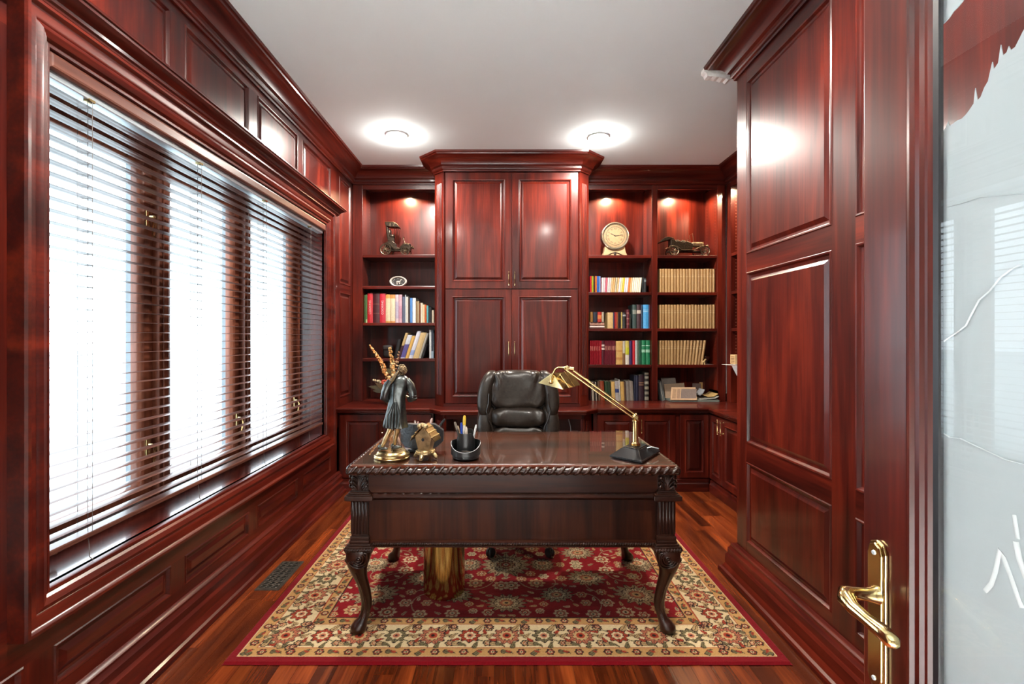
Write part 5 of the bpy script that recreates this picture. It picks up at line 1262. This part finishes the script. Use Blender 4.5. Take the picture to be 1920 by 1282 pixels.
om.ell((kx, KY-.003, kz+.030), (.014, .004, .018), 10, 8)
build('applique', om, cmat((62, 54, 46), .4), ck, smooth=60)
# ================================================================ oval plaque
oz = ZS_L[1]; oxp = P(747, 526, 4.84).x
pq = thing('oval_plaque', (oxp, 4.84, oz), 'small oval white framed plaque with a pale deer relief', 'plaque')
fo = lambda x, y, h: (oxp+x*1.0, 4.84-h, oz+.053+y*.60)
build('frame', MB().lathe([(.066, 0), (.088, 0), (.088, .012), (.080, .020), (.070, .016), (.066, .006)], (0, 0, 0), 40, fo), cmat((214, 204, 194), .5), pq, smooth=40)
build('backing', MB().lathe([(0, 0), (.068, 0), (.068, .006), (0, .006)], (0, 0, 0), 40, fo), cmat((46, 42, 42), .5), pq)
dm = MB().ell(fo(.0, -.006, .008), (.022, .006, .010), 10, 6)
for x in (-.016, -.010, .010, .016): dm.tube([fo(x, -.012, .008), fo(x+.002, -.045, .008)], .0026, 5)
dm.tube([fo(.016, .0, .008), fo(.026, .022, .008)], .005, 6); dm.ell(fo(.030, .028, .008), (.009, .004, .005), 8, 5)
for e in (.0, .008): dm.tube([fo(.027, .032, .008), fo(.022+e*2, .052, .008)], .0016, 5)
build('deer_relief', dm, cmat((200, 192, 182), .5), pq, smooth=60)
tf = MB(); rq_ = random.Random(9)
for i in range(26): a = rq_.uniform(0, 2*PI); r_ = rq_.uniform(.045, .060); tf.ell(fo(r_*math.cos(a), r_*math.sin(a), .007), (.004, .003, .003), 5, 4)
build('leaf_relief', tf, cmat((150, 146, 140), .5), pq, smooth=60)

# ================================================================ books
YS = 4.795                       # spines stand this far from the doorway
def zpx(py): return CAMZ - (py-632)*YS/900
def xpx(px): return max(-1.3875, (px-943)*YS/900)
ALL = []
def book(x0, x1, z0, z1, col, lean=0.0, depth=.17, band=None, text=None, y=YS, roundn=.3, tc=(240, 235, 225)):
    """hardcover: rounded spine and boards (mesh), page block, optional spine label / lettering"""
    g = .0006 if roundn < .4 else .0014; x0 += g; x1 -= g; w_ = x1-x0; t = min(.0028, w_*.2); m_ = MB(); ax = math.tan(lean)
    f = lambda u, v, z: (u+(z-z0)*ax, v, z0+.0006+(z-z0))
    n_ = 4; bul = min(.006 if roundn < .4 else .010, w_*roundn)
    arc = [(x0+w_*i/n_, y-bul*math.sin(PI*i/n_)) for i in range(n_+1)]
    inn = [(x1-t-(w_-2*t)*i/n_, y+.002) for i in range(n_+1)]
    poly = arc + [(x1, y+depth), (x1-t, y+depth)] + [(x1-t, y+.002), (x0+t, y+.002)] + [(x0+t, y+depth), (x0, y+depth)]
    k_ = len(poly)
    bot = [f(u, v, z0) for u, v in poly]; top = [f(u, v, z1) for u, v in poly]
    vs = bot+top; fs = [(i, (i+1) % k_, k_+(i+1) % k_, k_+i) for i in range(k_)]
    for o_, fl in ((0, 1), (k_, -1)):
        a_ = [tuple(range(0, n_+1)) + (n_+3, n_+4), (n_, n_+1, n_+2, n_+3), (0, n_+4, n_+5, n_+6)]
        fs += [tuple(o_+i for i in q) for q in a_]
    m_.add(vs, fs)
    o = build('book', m_, cmat(col, .45))
    if w_ > .004:
        q = MB(); q.hull([f(u, v, z0+.003) for u, v in ((x0+t, y+.0025), (x1-t, y+.0025), (x1-t, y+depth-.004), (x0+t, y+depth-.004))], [f(u, v, z1-.003) for u, v in ((x0+t, y+.0025), (x1-t, y+.0025), (x1-t, y+depth-.004), (x0+t, y+depth-.004))])
        build('pages', q, 'paper', o)
    h = z1-z0
    for bd_ in (band or []):
        a, b, c = bd_[:3]; q = MB(); e = .0006
        za_, zb_ = z0+h*a, z0+h*b
        ar2 = arc
        if len(bd_) > 3: xm_ = (x0+x1)/2; hw2 = w_*bd_[3]/2; ar2 = [(xm_-hw2, y-bul), (xm_+hw2, y-bul)]
        aa = [(u, v-e) for u, v in ar2]; q.hull([f(u, v, za_) for u, v in aa]+[f(u, v+.001, za_) for u, v in ar2[::-1]], [f(u, v, zb_) for u, v in aa]+[f(u, v+.001, zb_) for u, v in ar2[::-1]])
        build('spine_label', q, cmat(c, .5), o)
    if text:
        vs, fs = text_mesh(text, min(w_*.72, .03)); L2 = max(v[0] for v in vs)-min(v[0] for v in vs); k2 = min(1.0, h*.8/L2)
        zc_ = z0+h*.52; xc_ = (x0+x1)/2
        q = MB().add([f(xc_ - vy*k2*1.0, y-bul-.0008, zc_ + vx*k2) for vx, vy, _ in vs], fs)
        build('spine_lettering', q, cmat(tc, .5), o, fix=False)
    return o
def cname(c):
    import colorsys
    r, g, b = [v/255 for v in c]; h, s, v = colorsys.rgb_to_hsv(r, g, b); h *= 360
    if v < .17: return 'black'
    if s < .14: return 'white' if v > .85 else 'light grey' if v > .65 else 'grey' if v > .35 else 'charcoal'
    if h < 12 or h > 345:
        return ('dark red' if v < .5 else 'pink' if s < .45 else 'red')
    if h < 38: return 'dark brown' if v < .35 else 'brown' if v < .58 else ('cream' if s < .35 else 'tan' if s < .62 else 'orange')
    if h < 65: return 'cream' if s < .4 and v > .7 else 'olive' if v < .6 else 'yellow'
    if h < 165: return 'dark green' if v < .4 else 'green'
    if h < 200: return 'teal' if v < .8 else 'pale blue'
    if h < 255: return 'navy' if v < .42 else 'pale blue' if s < .4 else 'blue'
    return 'purple' if v < .65 else 'mauve'
USED = {}
ORD = 'first second third fourth fifth sixth seventh eighth ninth tenth eleventh twelfth thirteenth fourteenth fifteenth sixteenth seventeenth eighteenth nineteenth twentieth'.split() + ['twenty-' + w for w in 'first second third fourth fifth sixth seventh eighth ninth'.split()] + ['thirtieth', 'thirty-first', 'thirty-second']
def row(where, z0, items, group, depth=.17, kinds=None):
    """items: (x0,x1,top_py,colour,{options}) in photo pixels; neighbours name each other in the labels"""
    objs = []
    for it in items:
        x0, x1, ty, c = it[:4]; op = it[4] if len(it) > 4 else {}
        op = dict(op); nm_ = op.pop('nm', None); ex = op.pop('is_', None); zz = op.pop('z0', z0)
        o = book(xpx(x0), xpx(x1), zz, zpx(ty), c, depth=op.pop('depth', depth), **op)
        w_ = xpx(x1)-xpx(x0)
        o['category'] = 'book'; o['group'] = group
        kind = nm_ or ((('thick ' if w_ > .046 else 'thin ' if w_ < .021 else '') + cname(c)) + ' book')
        objs.append((o, kind, cname(c)))
    for i, (o, kd, cn) in enumerate(objs):
        l_ = objs[i-1][2] if i else None; r_ = objs[i+1][2] if i+1 < len(objs) else None
        if l_ and r_: lb = f'{kd} between a {l_} and a {r_} one {where}'
        elif r_: lb = f'{kd} at row end beside a {r_} one {where}'
        else: lb = f'{kd} at row end beside a {l_} one {where}'
        o['label'] = lb; USED.setdefault(lb, []).append((o, kd, i, where))
def fx(z): return 675 + z/9.16      # enlarged crop of the window bookcase
def fy(z): return 540 + z/9.16
W_ = (232, 224, 214)
row('under the oval plaque', ZS_L[2], [
 (fx(45), fx(72), fy(185), (92, 92, 60)), (fx(72), fx(100), fy(120), (60, 92, 48)), (fx(100), fx(125), fy(110), (76, 110, 60), dict(band=[(.0, .12, (190, 200, 150))])),
 (fx(127), fx(222), fy(88), (196, 28, 42), dict(text='COOKING', tc=(240, 190, 180))), (fx(224), fx(338), fy(90), (70, 20, 28), dict(band=[(.30, .33, (120, 70, 60)), (.62, .65, (120, 70, 60))])), (fx(340), fx(440), fy(92), (200, 40, 58), dict(text='COOKING', tc=(250, 225, 225))),
 (fx(442), fx(520), fy(110), (222, 160, 82), dict(band=[(.06, .86, (226, 208, 172))])), (fx(522), fx(605), fy(112), (218, 150, 84), dict(band=[(.06, .86, (228, 212, 180))])),
 (fx(607), fx(662), fy(112), (222, 200, 206), dict(band=[(.15, .75, (190, 180, 200))])), (fx(662), fx(722), fy(112), (212, 170, 182), dict(band=[(.15, .6, (200, 150, 170))])),
 (fx(726), fx(770), fy(148), (96, 104, 128)), (fx(772), fx(790), fy(116), (196, 206, 214)), (fx(790), fx(826), fy(150), W_), (fx(828), fx(856), fy(185), (70, 58, 56)),
 (fx(858), fx(902), fy(170), (86, 140, 206)), (fx(902), fx(958), fy(170), (236, 238, 236)), (fx(960), fx(988), fy(228), (150, 120, 84)), (fx(988), fx(1012), fy(225), (196, 176, 140)), (fx(1012), fx(1042), fy(262), (126, 76, 44)),
 (fx(1042), fx(1078), fy(255), (226, 212, 190)), (fx(1078), fx(1112), fy(284), (232, 206, 164)), (fx(1112), fx(1142), fy(284), (202, 92, 40)), (fx(1144), fx(1176), fy(300), (96, 176, 182)), (fx(1178), fx(1232), fy(330), (30, 28, 30)), (fx(1234), fx(1272), fy(380), (206, 190, 166)),
], 'row of mixed books under the oval plaque')
ln = .31
row('leaning above the statuette', ZS_L[3], [
 (fx(575), fx(640), fy(880), (28, 28, 30), dict(lean=.20)), (fx(642), fx(690), fy(770), (206, 176, 122), dict(lean=ln, band=[(.0, .5, (70, 40, 48))])), (fx(692), fx(772), fy(806), (216, 220, 230), dict(lean=ln, band=[(.04, .6, (92, 84, 150))])),
 (fx(774), fx(832), fy(820), (222, 176, 92), dict(lean=ln)), (fx(834), fx(904), fy(740), (222, 222, 234), dict(lean=ln, band=[(.12, .3, (150, 170, 220))])), (fx(906), fx(1004), fy(764), (212, 182, 128), dict(lean=ln)),
 (fx(1006), fx(1046), fy(776), (172, 168, 158), dict(lean=ln)), (fx(1050), fx(1088), fy(960), (34, 32, 34), dict(lean=ln)),
 (fx(1190), fx(1225), fy(718), (238, 240, 240), {}), (fx(1226), fx(1268), fy(724), (52, 62, 76), dict(band=[(.0, .26, (150, 170, 186))])),
], 'leaning books above the statuette')
sp_ = MB()
for i in range(26): sp_.tube([(xpx(fx(1268))+.004*math.cos(a), YS-.008+.004*math.sin(a), ZS_L[3]+.06+.0075*i) for a in np.linspace(0, 2*PI, 7)], .0008, 4, cap=False)
build('wire_binding', sp_, 'steel', ALL[-1] if ALL else [o for o in C.objects if o.name.startswith('book') and o.type == 'MESH'][-1], smooth=60)
cam_ = thing('camera_bag', (xpx(724), 4.87, ZS_L[3]), 'small dark pouch behind the flower spray on the shelf', 'pouch')
build('pouch', MB().sup((xpx(724), 4.89, ZS_L[3]+.066), (.05, .04, .065), .5, .5, 24, 14), cmat((30, 26, 26), .6), cam_, smooth=70)
build('flap', MB().sup((xpx(724), 4.875, ZS_L[3]+.105), (.052, .035, .026), .5, .5, 24, 12), cmat((44, 36, 34), .6), cam_, smooth=70)
def gx(z): return 1100 + z/11.148
def gy(z): return 505 + z/11.148
it = [(gx(70), gx(104), gy(140), (196, 24, 40)), (gx(106), gx(142), gy(140), (150, 164, 40)), (gx(144), gx(176), gy(142), (56, 20, 24)), (gx(178), gx(212), gy(140), (222, 110, 40)), (gx(214), gx(262), gy(142), (40, 96, 176)), (gx(263), gx(292), gy(145), (120, 150, 196)), (gx(293), gx(308), gy(175), (130, 24, 40))]
cl = [(222, 214, 214), (206, 190, 196), (190, 90, 110), (216, 206, 200), (200, 196, 196), (212, 172, 120), (206, 160, 104), (180, 174, 150), (214, 176, 122), (222, 214, 220), (226, 206, 150), (226, 186, 50), (214, 206, 222), (228, 220, 226), (206, 116, 44), (224, 172, 120), (238, 226, 196), (234, 224, 200), (240, 230, 206), (232, 220, 194), (238, 228, 204)]
x = 308; wz = (1128-308)/len(cl)
for i, c in enumerate(cl):
    it.append((gx(x+wz*i), gx(x+wz*(i+1)), gy(172), c, dict(lean=.03+.07*min(1, i/8), depth=.20, nm='thin %s magazine' % cname(c))))
it += [(gx(1166), gx(1196), gy(170), (30, 36, 38)), (gx(1200), gx(1250), gy(185), (26, 28, 30), dict(band=[(.74, .9, (110, 118, 120))]))]
row('under the clock', ZS_R[1], it, 'magazines and books under the clock')
zst = ZS_R[2]
flat = []
for (z0_, z1_, xa, xb, c, lb) in ((1208, 1160, 66, 378, (214, 190, 182), 'pale closed book lying at the bottom of the small stack'), (1158, 1085, 66, 370, (200, 150, 130), 'thicker pale book lying on another under four upright paperbacks')):
    h0 = zst + (1215-z0_)/11.148*YS/900; h1 = zst + (1215-z1_)/11.148*YS/900
    o = book(0, h1-h0-.001, 0, xpx(gx(xb))-xpx(gx(xa)), c, depth=.15); ms = o
    R = Matrix.Rotation(PI/2, 4, 'Y'); 
    for ob in [o]+list(o.children):
        pass
    o.rotation_euler = (0, -PI/2, 0); o.location = (xpx(gx(xb)) , YS+.085, h0+.0008) ; o.location.x = xpx(gx(xb)); 
    # lay it flat: local z (height) points along -x
    o.rotation_euler = (0, -PI/2, 0); o.location = (xpx(gx(xb)), YS+.082, h0 + (h1-h0)/2 + .0004)
    tag(o, lb, 'book', 'stacked books under the magazine shelf')
zup = zst + (1215-1085)/11.148*YS/900 + .001
row('on the lying books', zup, [(gx(75), gx(130), gy(890), (150, 106, 50)), (gx(135), gx(222), gy(892), (30, 40, 56)), (gx(226), gx(312), gy(890), (176, 36, 30), dict(band=[(.3, .7, (210, 120, 60))])), (gx(314), gx(362), gy(892), (172, 160, 140)),], 'paperbacks standing on the small stack', depth=.12)
row('below the magazines', zst, [
 (gx(435), gx(552), gy(900), (206, 172, 116)), (gx(554), gx(580), gy(900), (48, 44, 80)), (gx(582), gx(622), gy(895), (150, 24, 26)), (gx(623), gx(650), gy(895), (176, 90, 46)), (gx(655), gx(690), gy(895), (44, 30, 26)), (gx(692), gx(716), gy(890), (30, 26, 24)), (gx(718), gx(746), gy(895), (190, 164, 90)),
 (gx(750), gx(820), gy(900), (22, 22, 22), dict(band=[(.76, .86, (150, 150, 150))])), (gx(832), gx(892), gy(840), (92, 24, 36), dict(band=[(.22, .25, (190, 140, 120)), (.5, .53, (190, 140, 120)), (.8, .83, (190, 140, 120))])), (gx(896), gx(926), gy(930), (36, 34, 26)),
 (gx(958), gx(1040), gy(738), (52, 72, 70), dict(band=[(.6, .78, (130, 134, 124))])), (gx(1046), gx(1136), gy(735), (64, 36, 44), dict(band=[(.62, .76, (190, 176, 160))])), (gx(1138), gx(1168), gy(738), (44, 70, 96)), (gx(1180), gx(1294), gy(738), (74, 160, 216), dict(band=[(.70, .72, (200, 225, 240)), (.76, .78, (200, 225, 240))])), (gx(1298), gx(1326), gy(740), (60, 40, 66))],
 'books on the second shelf below the clock')
def kx_(z): return 1100 + z/9.496
def ky_(z): return 620 + z/9.496
it = []
for i in range(6): it.append((kx_(58+31*i), kx_(58+31*(i+1)), ky_(175), (150, 14, 32), dict(band=[(.58, .76, (206, 130, 116), .34)], nm='thin crimson volume with pale mark')))
it.append((kx_(246), kx_(262), ky_(178), (206, 26, 44)))
it.append((kx_(264), kx_(318), ky_(178), (80, 16, 32), dict(band=[(.62, .70, (220, 200, 190)), (.76, .84, (220, 200, 190))])))
for i in range(8): it.append((kx_(320+24.5*i), kx_(320+24.5*(i+1)), ky_(178), (104, 14, 34), dict(band=[(.6, .78, (210, 150, 130), .34)], nm='thin maroon volume with pale mark')))
it += [(kx_(522), kx_(640), ky_(182), (214, 170, 96), dict(band=[(.2, .3, (190, 130, 70)), (.55, .6, (190, 130, 70))])), (kx_(642), kx_(686), ky_(182), (200, 190, 170), dict(band=[(.0, .48, (130, 90, 56))])), (kx_(688), kx_(755), ky_(180), (224, 214, 200), dict(band=[(.42, .72, (196, 196, 40)), (.72, 1.0, (210, 190, 90))])),
 (kx_(757), kx_(812), ky_(178), (52, 30, 84)), (kx_(816), kx_(862), ky_(175), (200, 24, 40)), (kx_(866), kx_(898), ky_(172), (196, 210, 206)), (kx_(899), kx_(930), ky_(172), (96, 110, 96)), (kx_(932), kx_(976), ky_(172), (16, 76, 50)),
 (kx_(978), kx_(1050), ky_(170), (22, 120, 76), dict(band=[(.76, .79, (190, 220, 200)), (.50, .62, (150, 200, 170))])), (kx_(1054), kx_(1126), ky_(170), (24, 124, 80), dict(band=[(.76, .79, (190, 220, 200)), (.50, .62, (150, 200, 170))]))]
row('third shelf below the clock', ZS_R[3], it, 'red, maroon and green volumes on the third shelf')
row('on the counter behind the lamp arm', CT, [
 (kx_(60), kx_(76), ky_(1000), (70, 20, 26)), (kx_(95), kx_(132), ky_(915), (190, 176, 160), dict(lean=-.05)), (kx_(134), kx_(160), ky_(912), (40, 34, 32), dict(lean=-.05)), (kx_(162), kx_(186), ky_(912), (176, 166, 156), dict(lean=-.05)), (kx_(205), kx_(245), ky_(900), (110, 84, 64), dict(lean=-.05)), (kx_(247), kx_(320), ky_(896), (140, 58, 26), dict(lean=-.05)),
 (kx_(335), kx_(385), ky_(900), (46, 70, 46), dict(lean=-.05)), (kx_(387), kx_(440), ky_(905), (40, 58, 38), dict(lean=-.05)), (kx_(448), kx_(512), ky_(905), (212, 172, 100), dict(lean=-.05)), (kx_(514), kx_(585), ky_(895), (176, 170, 166), dict(band=[(.42, .6, (36, 60, 120))], lean=-.05)), (kx_(586), kx_(606), ky_(870), (206, 206, 200), dict(lean=-.05)), (kx_(612), kx_(676), ky_(908), (206, 164, 92), dict(lean=-.05)), (kx_(678), kx_(706), ky_(905), (84, 60, 46), dict(lean=-.05)),
 (kx_(710), kx_(768), ky_(896), (132, 124, 116), dict(lean=-.05)), (kx_(770), kx_(838), ky_(896), (138, 128, 118), dict(lean=-.05)), (kx_(842), kx_(870), ky_(795), (30, 34, 56)), (kx_(872), kx_(920), ky_(795), (34, 36, 60)), (kx_(925), kx_(1020), ky_(788), (46, 24, 36), dict(band=[(.60, .63, (150, 110, 80)), (.68, .71, (150, 110, 80))])), (kx_(1030), kx_(1105), ky_(740), (44, 42, 38), dict(band=[(.03, .14, (140, 132, 116)), (.22, .32, (140, 132, 116)), (.4, .5, (150, 142, 120)), (.58, .68, (140, 132, 116)), (.78, .86, (140, 132, 116)), (.92, .98, (150, 142, 120))]))],
 'books standing on the counter behind the lamp')
# cream bound sets under the tourer
def creamrow(z0, xa, xb, n, ty, group, label, lean=0, leanstart=99):
    w_ = (xb-xa)/n
    for i in range(n):
        lb = f'tan cloth volume, {ORD[i]} from the divider, {label}'
        c = [(168, 130, 80), (178, 138, 86), (158, 120, 72), (184, 146, 94)][(i*7+n) % 4]
        le = lean*max(0, (i-leanstart)/(n-leanstart))
        o = book(xpx(xa+w_*i), xpx(xa+w_*(i+1)), z0, zpx(ty)-random.uniform(0, .003), c, lean=le, depth=.19, band=[(.735, .745, (206, 176, 130)), (.655, .685, (196, 164, 116))], roundn=.45)
        tag(o, lb, 'book', group)
creamrow(ZS_R[1], 1235.5, 1341, 19, 504, 'cream volumes right below the tourer car', 'row right below the long model car')
creamrow(ZS_R[2], 1235.5, 1341, 19, 571, 'cream volumes on the middle shelf', 'second row below the long model car')
creamrow(ZS_R[3], 1235.5, 1318, 15, 638, 'cream volumes on the lowest shelf', 'leaning row above the newspapers', .16, 4)
# small ornaments beside the short row
dg = thing('dog_figurine', (xpx(1317), 4.79, ZS_R[3]), 'tiny cream dog figurine in front of the leaning tan volumes', 'figurine')
gxx = xpx(1317); gz = ZS_R[3]
dmb = MB().ell((gxx, 4.768, gz+.030), (.014, .009, .012), 10, 7)
for ex_, ey_ in ((-.010, -.004), (-.008, .004), (.010, -.004), (.008, .004)): dmb.tube([(gxx+ex_, 4.768+ey_, gz+.026), (gxx+ex_, 4.768+ey_, gz+.0008)], .0036, 6)
dmb.tube([(gxx+.010, 4.768, gz+.034), (gxx+.015, 4.766, gz+.048)], .006, 6); dmb.ell((gxx+.018, 4.764, gz+.052), (.009, .006, .006), 8, 6); dmb.tube([(gxx-.013, 4.768, gz+.034), (gxx-.020, 4.768, gz+.046)], .002, 5)
for e in (-1, 1): dmb.ell((gxx+.013, 4.764+.006*e, gz+.050), (.004, .002, .006), 6, 5)
build('body', dmb, cmat((222, 190, 130), .5), dg, smooth=60)
bo = thing('ornament', (xpx(1330), 4.86, ZS_R[3]), 'small dark bowl ornament at the end of the leaning volumes', 'ornament')
build('bowl', MB().lathe([(0, 0), (.022, 0), (.024, .006), (.012, .014), (.012, .024), (.034, .05), (.040, .078), (.036, .078), (.03, .05), (0, .03)], (xpx(1329), 4.87, gz+.0006), 24), cmat((70, 34, 26), .3), bo, smooth=50)
build('card', B(xpx(1320), xpx(1337), 4.80, 4.84, gz+.0006, gz+.0025), cmat((150, 140, 136), .6), bo)
# ================================================================ papers
def sheet(name, pts, dep, c, label, t=.012, cat='newspaper', mat=None):
    """bent stack of paper: profile polyline in XZ, given thickness, running back from the shelf front"""
    m_ = MB(); n_ = len(pts); up_ = [(x, z+t) for x, z in pts]
    poly = pts + up_[::-1]
    m_.prism(poly, lambda u, v, h: (u, dep[0]+h*(dep[1]-dep[0]), v), 0, 1)
    return build(name, m_, cmat(c, .75, 0), smooth=35, label=label, cat=cat)
def hx_(z): return min(2.119, xpx(1225+z/8.842))
def hz_(z): return max(CT+.001, CAMZ-(620+z/8.842-632)*4.85/900)
sheet('magazine', [(hx_(240), CT+.001), (hx_(700), CT+.001), (hx_(1080), CT+.001)], (4.70, 4.92), (124, 130, 120), 'flat pile of magazines at the bottom of the paper heap', .0175, 'magazine')
sheet('magazine', [(hx_(730), CT+.020), (hx_(820), CT+.024), (hx_(960), CT+.030), (hx_(1060), CT+.048), (hx_(1085), CT+.058)], (4.71, 4.93), (176, 172, 160), 'curling magazine on the paper heap beneath the yellow one', .008, 'magazine')
sheet('magazine', [(hx_(860), CT+.042), (hx_(960), CT+.048), (hx_(1050), CT+.072), (hx_(1095), CT+.100)], (4.73, 4.93), (206, 168, 104), 'yellowish magazine curling upward on the paper heap', .006, 'magazine')
fo_ = MB(); a, b_, c_, d_ = Vector((hx_(220), 4.69, CT+.023)), Vector((hx_(650), 4.68, CT+.023)), Vector((hx_(705), 4.80, CT+.135)), Vector((hx_(310), 4.81, CT+.135))
nn_ = (b_-a).cross(d_-a).normalized()*-.010
fo_.hull([a, b_, c_, d_], [v+nn_ for v in (a, b_, c_, d_)])
np_ = build('newspaper', fo_, cmat((196, 160, 124), .75), label='folded newspaper leaning at the front of the paper heap', cat='newspaper', bevel=.003)
for i, (u0, u1, v0, v1, c2) in enumerate(((.38, .96, .12, .86, (120, 104, 98)), (.06, .20, .1, .85, (158, 126, 96)), (.23, .35, .1, .85, (150, 120, 96)))):
    q = [a.lerp(b_, u)+(d_-a)*v for u, v in ((u0, v0), (u1, v0), (u1, v1), (u0, v1))]; k2 = nn_.normalized()*-.0008
    if k2.y > 0: k2 = -k2
    kk = Vector((0, -.0012, 0))
    build('printed_column', MB().hull([v+kk for v in q], [v+kk*.2 for v in q]), cmat(c2, .75), np_)
bk_ = MB(); q = [Vector((hx_(225), 4.90, CT+.020)), Vector((hx_(470), 4.89, CT+.020)), Vector((hx_(465), 4.965, CT+.215)), Vector((hx_(228), 4.975, CT+.215))]
build('newspaper', bk_.hull(q, [v+Vector((0, .014, 0)) for v in q]), cmat((126, 116, 108), .75), label='grey newspaper propped upright at the back of the paper heap', cat='newspaper')
q = [Vector((hx_(225), 4.835, CT+.022)), Vector((hx_(560), 4.825, CT+.022)), Vector((hx_(560), 4.875, CT+.170)), Vector((hx_(225), 4.88, CT+.155))]
build('newspaper', MB().hull(q, [v+Vector((0, .010, 0)) for v in q]), cmat((164, 138, 112), .75), label='tan newspaper leaning behind the folded one in the heap', cat='newspaper')
for i, (za_, zb_, c2) in enumerate((((130, 1090), (100, 860), (96, 100, 98)), ((160, 1095), (130, 850), (176, 172, 164)), ((200, 1095), (150, 830), (124, 132, 132)))):
    p0, p1 = Vector((hx_(za_[0]), 4.76+.03*i, CT+.001)), Vector((hx_(zb_[0]), 4.80+.03*i, hz_(zb_[1])))
    q = [p0, p0+Vector((0, .10, 0)), p1+Vector((0, .10, 0)), p1]; build('envelope', MB().hull(q, [v+Vector((.005, 0, 0)) for v in q]), cmat(c2, .7), label=['dark folder', 'white envelope', 'grey envelope'][i]+' leaning against the divider beside the newspapers', cat='folder')
for i, (x0, x1, z1_, c2, nm_) in enumerate(((720, 860, 880, (110, 92, 84), 'brown folded leaflet standing behind the curling magazines'), (850, 905, 866, (190, 150, 92), 'narrow yellow card standing behind the curling magazines'))):
    build('leaflet', MB().box(hx_(x0), hx_(x1), 4.90+.02*i, 4.905+.02*i, CT+.06*0+.001, hz_(z1_)), cmat(c2, .7), label=nm_, cat='leaflet')
sheet('magazine', [(hx_(725), CT+.060), (hx_(765), CT+.075), (hx_(800), CT+.110)], (4.72, 4.86), (150, 152, 156), 'crumpled grey paper between newspaper and magazines', .010, 'paper')
# papers on the return bookcase
zt_ = ZS_R[3]
pt_ = thing('paper_tray', (2.2, 4.45, zt_), 'white paper sheets sticking out over the return bookcase shelf', 'paper')
Yt = 4.42
pp_ = [P(1353, 682, Yt), P(1400, 684, Yt), P(1400, 692, Yt), P(1366, 688, Yt)]
build('top_sheet', MB().hull([Vector((2.02, Yt-.10, zt_+.022)), Vector((2.45, Yt-.16, zt_+.004)), Vector((2.45, Yt+.14, zt_+.004)), Vector((2.06, Yt+.10, zt_+.016))], [Vector((2.02, Yt-.10, zt_+.026)), Vector((2.45, Yt-.16, zt_+.012)), Vector((2.45, Yt+.14, zt_+.012)), Vector((2.06, Yt+.10, zt_+.020))]), cmat((214, 212, 210), .6), pt_)
build('drooping_sheet', MB().hull([Vector((2.05, Yt-.12, zt_+.016)), Vector((2.20, Yt-.15, zt_+.010)), Vector((2.11, Yt-.15, zt_-.075)), Vector((2.085, Yt-.14, zt_-.07))], [Vector((2.05, Yt-.116, zt_+.018)), Vector((2.20, Yt-.146, zt_+.012)), Vector((2.11, Yt-.146, zt_-.073)), Vector((2.085, Yt-.136, zt_-.068))]), cmat((190, 188, 190), .6), pt_)
tb = thing('tea_box', (2.15, Yt, zt_+.013), 'small cream printed box standing on the white papers', 'box')
build('carton', B(2.112, 2.20, Yt-.05, Yt+.04, zt_+.0265, zt_+.112), cmat((214, 180, 130), .6), tb, bevel=.002)
for i in range(5): build('printed_line', B(2.1112, 2.1118, Yt-.04, Yt+.03, zt_+.034+.014*i, zt_+.040+.014*i), cmat((120, 80, 50), .6), tb)
# look-alikes in one row are told apart by counting from the cupboard or the window
for lb, obs in USED.items():
    for o, kd, i, where in obs:
        if len(obs) > 1:
            o['label'] = f"{kd}, {ORD[i]} book from the {'window' if 'plaque' in where or 'statuette' in where else 'cupboard'}, {where}"
        o['label'] = ' '.join(o['label'].split()[:16])
